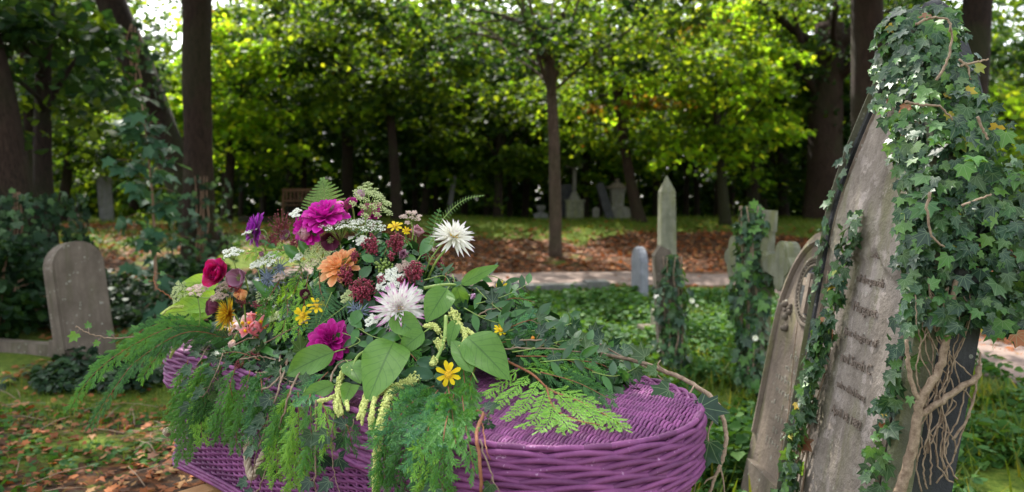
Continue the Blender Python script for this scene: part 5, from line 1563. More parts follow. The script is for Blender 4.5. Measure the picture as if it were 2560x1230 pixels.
DW = flower('cactus_dahlia', 1134, 594, 112, 'white spiky dahlia standing out at the right of the crest on a long stem', mat='whitefaint', face=(.35, -.55, .9), d=2.36)
flower('cactus_dahlia', 999, 772, 134, 'white spiky dahlia with pink tips in the middle of the spray', face=(-.05, -1, .35), off=.06)
flower('dahlia', 852, 668, 106, 'peach dahlia in the heart of the spray', mat='peach', face=(-.35, -.55, .9), off=.03)
flower('chrysanthemum', 570, 786, 84, 'yellow and bronze chrysanthemum facing left low on the left side', face=(-.9, -.7, .1), off=.05)
flower('cup_bloom', 607, 750, 44, 'orange bloom half covered by pinkish buds above the chrysanthemum', mat='peach', face=(0, -.6, .7))
flower('cup_bloom', 770, 590, 46, 'pale pink closed hellebore under the magenta dahlia', face=(-.3, -.9, .3), off=.05)
flower('hellebore', 826, 598, 70, 'maroon hellebore drooping below the white lace flower', mat='maroon', face=(.2, -1, -.15), off=.05)
flower('hellebore', 604, 694, 70, 'dusky mauve hellebore next to the ruffled crimson bloom', face=(-.2, -1, .1), off=.055)
flower('cup_bloom', 1041, 584, 42, 'pale pink bloom at the right of the crest behind the skimmia', face=(.2, -.9, .45), off=.05)
flower('cup_bloom', 905, 496, 34, 'lilac-pink bloom at the very top of the spray', mat='lilac', face=(-.2, -.6, .9), d=2.5)
flower('hellebore', 547, 768, 62, 'dark maroon hellebore edge-on at the far left behind the chrysanthemum', mat='maroon', face=(-.9, -.5, .1), off=.04)
flower('hellebore', 655, 610, 50, 'streaky cream and maroon bloom under the side-on purple dahlia', mat='palepink', face=(-.2, -.8, .6), off=.03)
flower('snapdragon', 600, 826, 70, 'cream and pink snapdragon low on the left side', mat='snappale', face=(-.3, -1, .2), off=.06)
flower('snapdragon', 640, 822, 66, 'coral pink snapdragon with an orange throat, right of the cream one', face=(.1, -1, .15), off=.06)
flower('snapdragon', 632, 798, 44, 'small coral snapdragon bloom above the larger pair', face=(0, -.8, .6), off=.06)
flower('cup_bloom', 585, 850, 26, 'creamy white drooping bud under the cream snapdragon', mat='snappale', face=(-.3, -.6, -.8), off=.06)
flower('daisy', 988, 566, 34, 'yellow daisy near the crest, left of a smaller one', face=(0, -.7, .8), off=.07)
flower('daisy', 1016, 577, 20, 'smallest yellow daisy near the crest', face=(.2, -.9, .5), off=.07)
flower('daisy', 757, 788, 42, 'yellow daisy on the front beside the light cedar, lower of the pair', face=(-.1, -1, .2), off=.08)
flower('daisy', 791, 764, 42, 'yellow daisy on the front beside the light cedar, upper of the pair', face=(.2, -.8, .7), off=.08)
flower('daisy', 1251, 726, 44, 'yellow daisy seen from the side between the ruscus leaves at right', face=(-.8, -.7, .3), off=.05)
flower('daisy', 1251, 826, 32, 'yellow daisy peeping through leaves below the side-on one', face=(.3, -.7, .8), off=.05)
flower('daisy', 1121, 936, 56, 'large yellow daisy resting on the cedar at the lid edge', face=(0, -1, .25), off=.09)
flower('cup_bloom', 1178, 740, 22, 'pink bud under the upright broad leaves at right', mat='lilac', face=(.5, -.8, .1))
flower('cup_bloom', 655, 640, 18, 'small dusky pink bud near the white lace at left', mat='mauve', face=(0, -.6, .6), off=.05)
umbel(935, 492, 112, 'large pale green umbel arching over the crest', 'gfloret', d=2.44, rays=22, per=16, dome=.5, face=(.45, -.5, .75), foot=at(905, 590, 2.5), fs=.0026)
umbel(915, 458, 44, 'greenish-cream flower tip at the highest point of the spray', 'gfloret', d=2.5, rays=9, per=12, dome=.9, face=(-.1, -.3, 1), foot=at(925, 540, 2.52), fs=.0026)
umbel(845, 558, 88, 'flat white lace flower in front of the magenta dahlia', 'floret', off=.09, face=(-.05, -.28, 1), rays=18, per=13, dome=.12)
umbel(915, 560, 96, 'flat white lace flower right of its twin below the crest', 'floret', off=.10, face=(.1, -.30, 1), rays=20, per=13, dome=.12)
umbel(580, 630, 46, 'white lace flower above the ruffled crimson bloom', 'floret', off=.06, rays=10)
umbel(672, 644, 52, 'white lace flower above the blue sea holly', 'floret', off=.06, rays=12)
umbel(625, 577, 34, 'white lace flower beside the side-on purple dahlia', 'floret', off=.08, rays=8, face=(-.3, -.3, 1))
umbel(738, 533, 30, 'little white umbel left of the magenta dahlia', 'floret', off=.05, rays=7)
umbel(975, 700, 62, 'white starry flowers above the pink-tipped dahlia', 'floret', off=.05, rays=13, per=11, face=(0, -1, .5), fs=.0038)
umbel(1040, 740, 40, 'white starry flowers right of the pink-tipped dahlia', 'floret', off=.05, rays=8, face=(0, -1, .5), fs=.0036)
umbel(492, 722, 50, 'fuzzy cream umbel at the left edge of the spray', 'pinkfloret', off=.06, rays=12)
umbel(445, 728, 54, 'skeletal green umbel at the far left over the pale leaf', 'gfloret', d=2.75, rays=16, per=9, face=(-.4, -.8, .4), foot=at(530, 745, 2.8))
umbel(790, 640, 76, 'green-cream umbel in front of the maroon hellebore', 'gfloret', off=.08, rays=15, per=12, face=(-.2, -1, .5), foot=P(860, 715, 0))
umbel(1028, 533, 48, 'pinkish cream flower spike behind the yellow daisies', 'pinkfloret', d=2.42, rays=10, per=12, dome=.9, face=(.1, -.6, .8), foot=at(1030, 600, 2.45))
umbel(1015, 672, 44, 'dusty pink cluster beside the skimmia at right', 'pinkfloret', off=.05, rays=10, per=10, face=(0, -1, .4))
umbel(560, 715, 40, 'small cream cluster under the crimson bloom', 'pinkfloret', off=.05, rays=9, per=10)
umbel(665, 735, 56, 'yellowish bud spray between the snapdragons and the cedar', 'gfloret', off=.05, rays=10, per=9)
umbel(960, 664, 44, 'green ivy flower ball among the red skimmia', 'gberry', off=.06, rays=24, per=1, dome=.5, ball=True, fs=.0042, face=(0, -1, .5), name='ivy_flower')
for (px, py, w, h, lab) in ((928, 613, 46, 52, 'dark red skimmia cluster below the flat lace flowers'), (992, 610, 50, 56, 'dark red skimmia cluster beneath the yellow daisies'), (978, 640, 22, 26, 'small skimmia tuft hanging under the daisies\' cluster'),
        (1037, 678, 54, 58, 'dark red skimmia cluster at the right, above the broad leaves'), (866, 686, 44, 50, 'dark red skimmia cluster overlapping the peach dahlia'), (906, 724, 70, 62, 'largest red skimmia cluster left of the pink-tipped dahlia'),
        (1098, 655, 22, 30, 'thin red skimmia tip at the right rim of the spray'), (1062, 640, 24, 34, 'small red skimmia tuft between the daisies and the white dahlia stem'), (885, 640, 26, 30, 'small red skimmia cluster above the peach dahlia'), (952, 700, 26, 26, 'small red skimmia tuft between the two starry white sprays')):
    berries(px, py, w, h, lab, n=int(w * h / 11), off=.06)
for (px, py, w, h, lab) in ((705, 565, 62, 74, 'open burgundy bud spray between the purple and magenta dahlias'), (868, 512, 36, 34, 'burgundy bud spray near the top of the crest'), (836, 560, 50, 24, 'burgundy buds behind the flat lace flower'),
        (605, 752, 34, 30, 'pink-brown buds lying over the orange bloom'), (598, 912, 34, 30, 'burgundy buds hanging over the cedar at left'), (640, 885, 40, 22, 'burgundy buds on a twig under the snapdragons'), (590, 725, 40, 26, 'burgundy buds below the mauve hellebore')):
    berries(px, py, w, h, lab, 'berry2', n=int(w * h / 22), r=.0021, off=.05, name='bud_spray', sparse=1.6)
for (px, py, dm, mt, lab) in ((700, 690, 34, 'pinkfloret', 'cream bud cluster above the left glossy leaf'), (740, 640, 36, 'floret', 'small white umbel between the glossy leaves'), (905, 600, 30, 'floret', 'little white umbel between hellebore and skimmia'), (1075, 620, 30, 'pinkfloret', 'pink-cream tuft under the white dahlia stem'),
        (930, 800, 34, 'floret', 'white umbel left of the pink-tipped dahlia'), (545, 740, 36, 'pinkfloret', 'cream tuft above the edge-on maroon hellebore'), (870, 740, 36, 'gfloret', 'green umbel under the overlapping skimmia'), (800, 700, 34, 'gfloret', 'green umbel beside the peach dahlia'), (690, 790, 34, 'gfloret', 'green umbel at the tips of the light cedar'), (640, 660, 30, 'floret', 'white umbel right of the dusky pink bud')):
    umbel(px, py, dm, lab, mt, off=.055, rays=9, per=11)
for (px, py, w, h, lab) in ((735, 610, 30, 26, 'burgundy buds under the glossy leaf pair'), (680, 600, 40, 36, 'burgundy buds below the open bud spray'), (925, 570, 24, 22, 'burgundy buds peeping between lace flower and daisies'), (640, 760, 30, 22, 'burgundy buds above the coral bloom'), (1000, 700, 26, 22, 'burgundy buds among the starry flowers')):
    berries(px, py, w, h, lab, 'berry', n=int(w * h / 14), r=.0022, off=.05, name='bud_spray', sparse=1.5)
for (px, py, dm, kd, mt, lab, fc) in ((1012, 640, 34, 'cup_bloom', 'mauve', 'dusky bloom hidden between the skimmia clusters', (0, -1, .3)), (765, 735, 40, 'hellebore', 'maroon', 'dark hellebore above the upper yellow daisy', (.1, -1, .2)), (720, 590, 40, 'hellebore', 'mauve', 'mauve hellebore left of the pale pink bud', (-.3, -1, .3))):
    flower(kd, px, py, dm, lab, mat=mt, face=fc, off=.045)
thistle(668, 692, 22, 'blue-grey sea holly head left of centre'); thistle(700, 668, 17, 'smaller blue sea holly above and right of its neighbour'); thistle(662, 716, 18, 'starry grey sea holly below the blue head')
thistle(885, 770, 13, 'green-blue sea holly beside the yellow daisies'); thistle(900, 778, 16, 'green starry sea holly left of the pink-tipped dahlia'); thistle(690, 705, 16, 'pale starry sea holly just above the hanging cedar')
mb = MB(); q = P(1332, 845, .06); mb.ball(q, .006); mb.ball(q + V3((0, 0, -.005)), .002); tag(mb.build('orange_berry', 'orange'), 'single orange berry among the ruscus leaves at right', 'berry')
# flower stem of the outstanding dahlia
for (a, b, lab) in (((1130, 606, 2.37), (1068, 700, 2.42), 'thick green stem carrying the outstanding white dahlia'), ((1108, 606, 2.38), (1062, 690, 2.43), 'thin green stem running parallel to the white dahlia stem')):
    mb = MB(); mb.tube(smoothpts([at(*a), at((a[0] + b[0]) / 2 - 8, (a[1] + b[1]) / 2, a[2]), at(*b)], 5), .0035 if 'thick' in lab else .0022, 7); child_world(mb.build('stem', 'stem'), DW)

# ---- ferns
fern([(806, 570, 2.56), (812, 500, 2.58), (806, 446, 2.60)], 'fan-like pale green fern standing up behind the magenta dahlia', L=.085, nrm=(0, -1, .3))
fern([(1075, 610, 2.40), (1110, 545, 2.38), (1160, 500, 2.34), (1212, 488, 2.30)], 'narrow fern arching out to the right above the white dahlia', 'fern', L=.020, nrm=(-.3, -.9, .5))
fern([(1085, 620, 2.42), (1085, 570, 2.41), (1100, 520, 2.40)], 'dark fern frond at the base of the arching narrow fern', 'fern_dark', L=.035, nrm=(0, -1, .3))
fern([(830, 730), (800, 800), (770, 870)], 'dark fern frond hanging down between the daisies and the deep magenta dahlia', 'fern_dark', L=.05, off=.05)
fern([(870, 760), (830, 790), (795, 815)], 'dark feathery frond right of the yellow daisies', 'fern_dark', L=.035, off=.05)
fern([(760, 650), (735, 700), (740, 735)], 'short fern tip under the sea holly', 'fern_dark', L=.03, off=.05)
fern([(760, 980), (770, 960), (800, 935)], 'small grey-green fern between the cedar fans at the lid edge', 'fern_dark', L=.03, off=.06)

# ---- broad leaves: base px, tip px, width px
BL = [((835, 880), (718, 938), 74, 'bigleaf', 'broad green leaf spread left under the deep magenta dahlia', -.5), ((985, 855), (918, 1010), 108, 'bigleaf', 'broadest leaf, hanging over the lid edge in the middle', -.5),
      ((1168, 842), (1272, 950), 96, 'bigleaf', 'broad leaf pointing down right beside the flat cedar fan', -.4), ((1118, 722), (1066, 806), 72, 'bigleaf', 'broad veined leaf right of the pink-tipped dahlia', -.4),
      ((1140, 712), (1160, 782), 42, 'bigleaf', 'narrow upright leaf in front of the rising leaf at right', -.3), ((1152, 712), (1246, 664), 34, 'bigleaf', 'rising leaf that points up to the right over the path', -.4),
      ((978, 792), (1062, 850), 62, 'bigleaf', 'dark spotted leaf just below the pink-tipped dahlia', -.4), ((870, 905), (902, 960), 52, 'bigleaf', 'medium leaf left of the broadest leaf', -.4),
      ((835, 962), (750, 1000), 44, 'bigleaf', 'small leaf pointing left above the amaranth tips', -.4), ((880, 960), (860, 1015), 44, 'bigleaf', 'leaf hanging under the medium leaf over the lid edge', -.4),
      ((1140, 800), (1122, 865), 34, 'bigleaf', 'small upright leaf behind the tied amaranth stem', -.3), ((1060, 830), (1000, 880), 50, 'bigleaf', 'leaf half hidden under the dark spotted leaf', -.3), ((1180, 930), (1130, 850), 50, 'bigleaf', 'shaded leaf behind the tied amaranth stem', -.2)]
for b, t, w, m, lab, bend in BL:
    pb = P(*b, .075); pt = P(*t, .055); dd = pb.y
    if 'rising' in lab: pt = at(t[0], t[1], pb.y + .02)
    leafobj('broad_leaf', pb, pt, w / F * dd, lab, m, bend=bend)
for b, t, w, lab, dd in (((538, 775), (402, 785), 60, 'pale lime leaf pointing left at the left end', 2.80), ((540, 748), (440, 740), 66, 'translucent pale leaf behind the skeletal umbel', 2.84), ((545, 710), (455, 708), 46, 'pale leaf above the translucent one at the left end', 2.86),
      ((525, 772), (470, 805), 28, 'small lime leaf under the pale lime leaf', 2.79), ((520, 770), (462, 778), 26, 'small lime leaf lying on the pale lime leaf', 2.78)):
    leafobj('pale_leaf', at(b[0], b[1], dd), at(t[0], t[1], dd - .05), w / F * dd, lab, 'bigleaf_pale', bend=-.3, prof=ovate)
for b, t, w, lab in (((748, 650), (708, 612), 30, 'glossy dark leaf above the blue sea holly'), ((772, 640), (745, 600), 24, 'glossy leaf right of the sea holly'), ((800, 590), (770, 560), 26, 'brownish leaf on the magenta dahlia'), ((683, 750), (630, 700), 24, 'long narrow leaf pointing up left beside the cedar'),
      ((690, 770), (655, 820), 22, 'long narrow leaf pointing down left by the coral snapdragon'), ((1050, 640), (1085, 590), 30, 'dark glossy leaf behind the right skimmia'), ((935, 655), (905, 640), 22, 'dark glossy leaf between two skimmia clusters'), ((1040, 660), (1010, 640), 26, 'dark glossy leaf under the daisies'),
      ((900, 775), (880, 815), 30, 'round dark leaf below the green sea holly'), ((905, 820), (870, 795), 24, 'glossy dark leaf beside the round one'), ((700, 895), (640, 870), 20, 'pale narrow leaf pointing left under the snapdragons'),
      ((760, 930), (700, 925), 22, 'narrow leaf lying over the hanging cedar'), ((1010, 840), (950, 850), 26, 'dark leaf left of the spotted leaf'), ((690, 620), (650, 600), 18, 'small dark leaf under the burgundy sprays')):
    leafobj('glossy_leaf', P(*b, .05), P(*t, .06), w / F * P(*b).y, lab, 'ruscus', bend=-.4, prof=lance, fold=.2, nw=2, nl=8)
leafobj('curled_leaf', P(1085, 940, .06), P(1000, 935, .07), .035, 'crinkled blue-green leaf left of the large daisy', 'crown_d', bend=-.9, prof=ovate)
leafobj('curled_leaf', P(1090, 915, .06), P(1040, 905, .07), .035, 'crinkled blue-green leaf above the other crinkled leaf', 'crown_d', bend=-.9, prof=ovate)
leafobj('curled_leaf', P(1100, 935, .06), P(1095, 965, .07), .025, 'crinkled leaf hanging behind the large daisy', 'crown_d', bend=-.9, prof=ovate)

# ---- amaranth stems and tassels
def astem(lst, label, r=.006):
    mb = MB(); mb.tube(smoothpts(PL(lst, .075), 8), [r, r * .7], 8); tag(mb.build('amaranth_stalk', 'stem'), label, 'flower stalk')
astem([(1115, 790), (1112, 840), (1100, 880), (1085, 905)], 'stout yellow-green bent stem in front of the amaranth'); astem([(925, 872), (895, 890), (880, 925)], 'yellow-green stem curving left of the broadest leaf', .0045)
astem([(1060, 720), (1110, 712), (1150, 712)], 'thick green stem joining the upright leaves at right', .005)
TS = [([(1040, 945), (985, 975), (958, 1030), (945, 1110), (940, 1170), (938, 1235)], .0135, 'longest cream amaranth tassel falling over the lid edge'), ([(975, 965), (940, 990), (930, 1030), (926, 1075)], .009, 'slim amaranth tassel left of the longest one'),
      ([(925, 960), (912, 1000), (897, 1045)], .010, 'short amaranth tassel hanging under the broadest leaf'), ([(915, 1000), (908, 1030), (905, 1060)], .007, 'thin amaranth tip beside the short tassel'),
      ([(860, 920), (848, 960), (845, 990), (855, 1035)], .009, 'amaranth tassel hanging left of centre'), ([(850, 985), (820, 998), (795, 1003)], .008, 'amaranth tip pointing left'), ([(850, 985), (865, 1005), (870, 1025)], .008, 'amaranth tip pointing down right of the left-pointing one'),
      ([(840, 1000), (840, 1020), (848, 1040)], .007, 'shortest amaranth tip of the left group'), ([(880, 930), (865, 925), (845, 950)], .009, 'amaranth knot under the yellow-green stem'),
      ([(1130, 780), (1150, 815), (1165, 845), (1150, 870)], .013, 'cream amaranth tassel right of the bent stem'), ([(1150, 820), (1175, 830), (1190, 845)], .010, 'amaranth tip lying on the down-right leaf'), ([(1098, 830), (1085, 815), (1060, 815)], .011, 'amaranth cluster beneath the veined leaf'),
      ([(1102, 855), (1098, 862), (1100, 868)], .016, 'round amaranth knot on the bent stem'), ([(1088, 900), (1082, 905), (1080, 912)], .014, 'round amaranth knot at the foot of the bent stem'), ([(470, 830, 2.72), (438, 870, 2.70), (425, 895, 2.70)], .007, 'green tassel tip at the left corner of the lid'),
      ([(460, 765, 2.76), (425, 770, 2.74), (405, 785, 2.74)], .006, 'thin tassel by the pale lime leaf')]
for l, r, lab in TS: tassel(l, lab, r, off=.07)

# ---- cedar
CD = [([(530, 900), (480, 1010), (455, 1140)], 'cedar', .055, 'leftmost cedar fan hanging at the corner of the coffin'), ([(560, 905), (520, 990), (490, 1085)], 'cedar_dark', .05, 'dark cedar fan behind the leftmost hanging one'),
      ([(590, 915), (565, 1000), (553, 1085)], 'cedar', .05, 'cedar fan hanging second from the left'), ([(625, 925), (615, 985), (608, 1055)], 'cedar', .045, 'cedar fan below the burgundy buds'), ([(650, 930), (655, 980), (650, 1030)], 'cedar_dark', .045, 'short dark cedar fan beside the budded one'),
      ([(720, 985), (700, 1080), (690, 1200)], 'cedar_light', .045, 'light cedar fan hanging lowest at the left of the vines'), ([(745, 980), (745, 1080), (735, 1200)], 'cedar_light', .05, 'light cedar fan whose tip nears the picture bottom'),
      ([(775, 985), (778, 1070), (775, 1160)], 'cedar', .045, 'mid green cedar fan between two light ones'), ([(800, 990), (818, 1050), (818, 1110)], 'cedar_light', .035, 'short light cedar fan under the amaranth tips'), ([(730, 960), (710, 1030), (700, 1090)], 'cedar', .05, 'broad cedar fan above the lowest light fan'),
      ([(1075, 975), (1000, 1040), (950, 1185)], 'cedar_blue', .05, 'blue-green cedar fan over the long tassel'), ([(1095, 975), (1035, 1060), (990, 1210)], 'cedar_dark', .05, 'dark cedar fan in the middle of the near side'), ([(1115, 980), (1070, 1075), (1040, 1235)], 'cedar_blue', .05, 'long blue-green cedar fan below the large daisy'),
      ([(1135, 985), (1110, 1085), (1105, 1240)], 'cedar', .05, 'long cedar fan left of the brown twig'), ([(1155, 985), (1165, 1070), (1185, 1180)], 'cedar', .035, 'narrow cedar fan along the brown twig'), ([(1085, 965), (1010, 1000), (945, 1080)], 'cedar_dark', .045, 'cedar fan sweeping left under the large daisy'),
      ([(1160, 905), (1160, 940), (1165, 985)], 'cedar', .04, 'short cedar tip right of the large daisy'), ([(1120, 965), (1130, 1030), (1140, 1110)], 'cedar', .045, 'cedar fan hanging straight below the large daisy'),
      ([(1195, 905), (1175, 955), (1180, 1005)], 'cedar', .04, 'cedar tip under the down-right leaf'),
      ([(755, 680), (725, 760), (700, 850)], 'cedar_light', .045, 'light cedar fan in the upper left of the spray beside the daisies'), ([(770, 690), (760, 760), (745, 840)], 'cedar_light', .04, 'light cedar fan next to the yellow daisies'), ([(735, 690), (705, 760), (680, 820)], 'cedar_light', .035, 'light cedar tip reaching the coral snapdragon'),
      ([(760, 640), (700, 625), (610, 635)], 'cedar_light', .03, 'wispy light cedar sprig above the sea holly'), ([(890, 560), (850, 545), (800, 520)], 'cedar', .03, 'cedar sprig behind the flat lace flowers'), ([(650, 900), (590, 880), (530, 890)], 'cedar_dark', .04, 'dark cedar under the snapdragons'),
      ([(720, 900), (690, 930), (650, 960)], 'cedar_dark', .045, 'dark cedar above the hanging fans'), ([(820, 930), (790, 960), (770, 1000)], 'cedar_blue', .04, 'blue-green cedar tip below the left-spreading leaf'),
      ([(1220, 860), (1330, 850), (1440, 870)], 'cedar_dark', .045, 'dark cedar running right beneath the ruscus'), ([(1250, 830), (1330, 800), (1420, 810)], 'cedar_blue', .035, 'cedar sprig behind the orange berry'), ([(1290, 890), (1400, 895), (1500, 935)], 'cedar', .04, 'cedar spray lying along the far side of the lid'),
      ([(1420, 900), (1500, 910), (1570, 950)], 'cedar_dark', .04, 'dark cedar tip at the right tail of the spray'), ([(1350, 930), (1440, 955), (1530, 1000)], 'cedar_dark', .035, 'dark cedar behind the bright flat fan')]
CD += [([(470, 900), (452, 990), (440, 1090)], 'cedar', .045, 'cedar fan at the outermost corner above the rope loop'), ([(505, 905), (500, 1000), (505, 1095)], 'cedar_light', .045, 'light cedar fan filling the gap right of the corner'),
      ([(575, 960), (590, 1050), (590, 1120)], 'cedar', .045, 'cedar fan hanging low between the left group and the ivy'), ([(640, 940), (640, 1030), (650, 1110)], 'cedar_blue', .045, 'blue-green cedar fan beside the first ivy strand'),
      ([(840, 1000), (870, 1070), (880, 1120)], 'cedar_dark', .03, 'small dark cedar fan right of the amaranth tips'), ([(980, 1010), (965, 1090), (960, 1200)], 'cedar', .045, 'cedar fan just right of the long tassel'),
      ([(1100, 1030), (1075, 1120), (1065, 1235)], 'cedar_light', .04, 'light cedar fan in the middle of the near side'), ([(700, 700), (670, 750), (655, 800)], 'cedar', .035, 'cedar tip behind the coral snapdragons'),
      ([(800, 650), (800, 720), (820, 770)], 'cedar_blue', .03, 'blue-green cedar tip left of the peach dahlia'), ([(1000, 860), (1040, 900), (1060, 940)], 'cedar', .035, 'cedar tip between the broadest leaf and the large daisy')]
for l, m, s, lab in CD:
    lg = l[0][1] > 880 and l[-1][1] > 980
    cedar(l, lab, m, s * (2.1 if lg else 1.4), off=.05, dens=.019 if lg else .014, droopk=.10 if lg else .3, ang=.42 if lg else .7, nl=.019 if lg else .016, ds=.0040)
for l, m, s, lab in (([(600, 835, 2.74), (450, 815, 2.66), (320, 870, 2.58), (235, 935, 2.52), (182, 1010, 2.5)], 'cedar', .055, 'long cedar branch reaching out past the left end of the coffin'),
        ([(590, 850, 2.74), (470, 830, 2.66), (350, 895, 2.6), (290, 965, 2.55), (228, 1060, 2.52)], 'cedar_dark', .045, 'lower drooping cedar branch at the left end'), ([(560, 830, 2.74), (470, 835, 2.68), (410, 870, 2.64), (358, 940, 2.62)], 'cedar', .045, 'short cedar branch nearest the left corner'),
        ([(520, 800, 2.8), (430, 800, 2.72), (370, 820, 2.66), (300, 850, 2.62)], 'cedar_dark', .045, 'dark cedar branch under the pale leaves'), ([(600, 845, 2.72), (520, 842, 2.70), (440, 862, 2.68)], 'cedar_dark', .03, 'brownish fringe of cedar along the lid corner')):
    cedar(l, lab, m, s * 1.5, dens=.016, droopk=.35, nl=.018, ang=.5)
# the flat bright fan on the lid: one branch with long side branches lying on the wicker
def flat_fan():
    def L(px, py): return P(px, py, .03)
    e = empty('cedar_fan', L(1270, 905), 'flat bright green cedar fan spread over the purple lid', 'foliage sprig')
    mb = MB(); st = MB(); rr = random.Random(5)
    main = [(1268, 903), (1330, 935), (1375, 975), (1440, 1000), (1510, 1035), (1562, 1068)]
    st.tube(smoothpts([L(*q) for q in main], 6), [.004, .0015], 6)
    st.tube(smoothpts([L(*q) for q in [(1365, 965), (1385, 1020), (1440, 1050), (1500, 1062)]], 6), [.003, .001], 6)
    for a in ([(1300, 920), (1250, 965), (1215, 990)], [(1325, 935), (1275, 985), (1235, 1020)], [(1350, 950), (1310, 1010), (1262, 1050)], [(1372, 970), (1340, 1040), (1300, 1068)], [(1385, 1005), (1375, 1050), (1345, 1080)], [(1390, 1030), (1420, 1065), (1405, 1080)],
              [(1395, 985), (1430, 1020), (1470, 1060)], [(1440, 1000), (1475, 1030), (1500, 1070)], [(1480, 1018), (1520, 1045), (1540, 1075)], [(1370, 970), (1430, 985), (1490, 1010)], [(1300, 920), (1370, 925), (1440, 955)], [(1310, 912), (1380, 905), (1450, 930)], [(1510, 1035), (1545, 1055), (1562, 1075)]):
        cedar_mesh(mb, st, [L(*q) for q in a], .030, V3((0, -.45, 1)).normalized(), rr, dens=.008, nl=.013, ds=.0034, droopk=.0, w=.0014, ang=.8, smi=1)
    fold_mesh('needles', mb, 'cedar_light', e); child_world(st.build('twig', ['redtwig', 'cedar_light']), e)
flat_fan()

# ---- ruscus on the right
RS = [[(1190, 720), (1230, 760), (1270, 790)], [(1160, 770), (1220, 800), (1290, 815)], [(1290, 770), (1350, 790), (1400, 830)], [(1180, 700), (1230, 690), (1290, 720)], [(1190, 760), (1260, 740), (1320, 710)], [(1200, 790), (1290, 790), (1370, 800)], [(1210, 840), (1290, 820), (1330, 770)], [(1240, 850), (1330, 850), (1440, 880)], [(1280, 880), (1380, 870), (1480, 900)], [(1330, 870), (1440, 850), (1530, 880)], [(1350, 905), (1450, 900), (1560, 925)],
      [(1300, 830), (1390, 820), (1450, 800)], [(1390, 860), (1420, 820), (1425, 780)], [(1020, 870), (990, 830), (960, 820)], [(870, 870), (900, 850), (850, 830)], [(880, 810), (930, 840), (980, 850)], [(1060, 700), (1110, 690), (1130, 720)], [(1480, 930), (1540, 940), (1590, 920)]]
LB = ['just below the side-on daisy', 'behind the down-right leaf', 'beside the woody bough', 'rising towards the side-on daisy', 'crossing the side-on daisy', 'running right of the pink bud', 'curving up behind the orange berry', 'under the orange berry', 'lying across the far lid edge', 'pointing along the right tail', 'lowest on the right tail', 'above the right tail with its tip over the grass', 'standing upright out of the right tail',
      'draped over the pink-tipped dahlia', 'left of the broadest leaf', 'above the broadest leaf', 'left of the upright leaves', 'at the end of the right tail']
for l, lb in zip(RS, LB): ruscus(l, 'glossy ruscus sprig ' + lb, off=.055, L=(.04, .062))

# ---- ivy vines and twigs
VN = [([(1190, 790), (1240, 770), (1300, 790), (1350, 810)], 'ivy trail between the upright leaves and the woody bough', (.03, .045), .024, (.002, .001), (0, 1)), ([(1200, 880), (1330, 870), (1450, 880), (1560, 905)], 'ivy trail along the far side of the right tail', (.03, .05), .028, (.0025, .0015), (0, 1)), ([(1290, 850), (1380, 850), (1470, 860), (1540, 880)], 'second ivy trail on the right tail, nearer the grass', (.03, .05), .028, (.0025, .0015), (0, 1)),
      ([(530, 850), (500, 900), (480, 950), (485, 1010)], 'ivy strand over the left hanging cedar', (.03, .05), .03, (.002, .001), (0, 1)), ([(560, 870), (540, 930), (500, 1010), (495, 1050)], 'ivy strand beside the left strand with its curled tip', (.03, .045), .03, (.002, .001), (0, 1)),
      ([(700, 880), (700, 950), (680, 1020), (650, 1080)], 'ivy strand between the left and middle cedar groups', (.03, .05), .026, (.0025, .0015), (0, 1)), ([(720, 900), (690, 990), (660, 1080), (640, 1140), (625, 1220)], 'long ivy strand hanging below the coffin bottom at left', (.035, .05), .05, (.003, .0015), (0, 1)),
      ([(760, 900), (720, 1000), (690, 1100), (655, 1200), (640, 1240)], 'brown-stemmed ivy strand reaching the picture bottom', (.03, .045), .10, (.003, .002), (.5, 1)), ([(790, 1000), (790, 1100), (788, 1200), (790, 1240)], 'ivy strand hanging behind the light cedar', (.035, .05), .06, (.003, .002), (0, 1)),
      ([(840, 1020), (830, 1100), (835, 1180), (850, 1235)], 'ivy strand with pale hanging leaves right of the light cedar', (.035, .05), .05, (.002, .001), (0, 1)), ([(830, 1000), (870, 1080), (885, 1050)], 'loose pair of ivy leaves below the amaranth tips', (.03, .04), .03, (.0015, .001), (.4, 1)),
      ([(600, 900), (650, 890), (710, 905), (760, 890)], 'ivy leaves along the front under the deep magenta dahlia', (.035, .055), .028, (.0025, .0015), (0, 1)), ([(640, 930), (690, 935), (740, 960)], 'ivy leaves at the lid edge left of centre', (.035, .055), .028, (.0025, .0015), (0, 1)),
      ([(1170, 1020), (1200, 1030), (1225, 1045)], 'ivy bunch at the top of the brown twig', (.03, .045), .014, (.003, .002), (0, 1)), ([(1090, 1130), (1095, 1180), (1110, 1235)], 'single large ivy leaf strand on the near cedar', (.05, .06), .06, (.002, .001), (0, 1)), ([(1200, 1100), (1230, 1190), (1250, 1235)], 'dark ivy leaf at the bottom under the twig', (.035, .05), .07, (.002, .001), (.3, 1)),
      ([(560, 800), (530, 850), (510, 880)], 'grey ivy leaves behind the chrysanthemum', (.03, .045), .024, (.002, .001), (0, 1))]
for l, lab, sz, sp, r, lf in VN: vine(l, lab, off=.05, sp=sp, size=sz, r=r, leafy=lf)
vine([(520, 820, 2.74), (400, 830, 2.66), (300, 845, 2.62), (240, 838, 2.6), (205, 825, 2.6), (190, 815, 2.61)], 'ivy tendril stretching left over the brown headstone', sp=.034, size=(.022, .038), mat='ivy_pale', r=(.003, .0015), leafy=(.2, 1))
vine([(440, 755, 2.76), (415, 735, 2.75), (392, 720, 2.74), (384, 700, 2.74), (388, 680, 2.74)], 'short curled tendril with lime leaves at the left end', sp=.025, size=(.014, .022), mat='ivy_pale', stem='redtwig', r=(.003, .0012), leafy=(.4, 1))
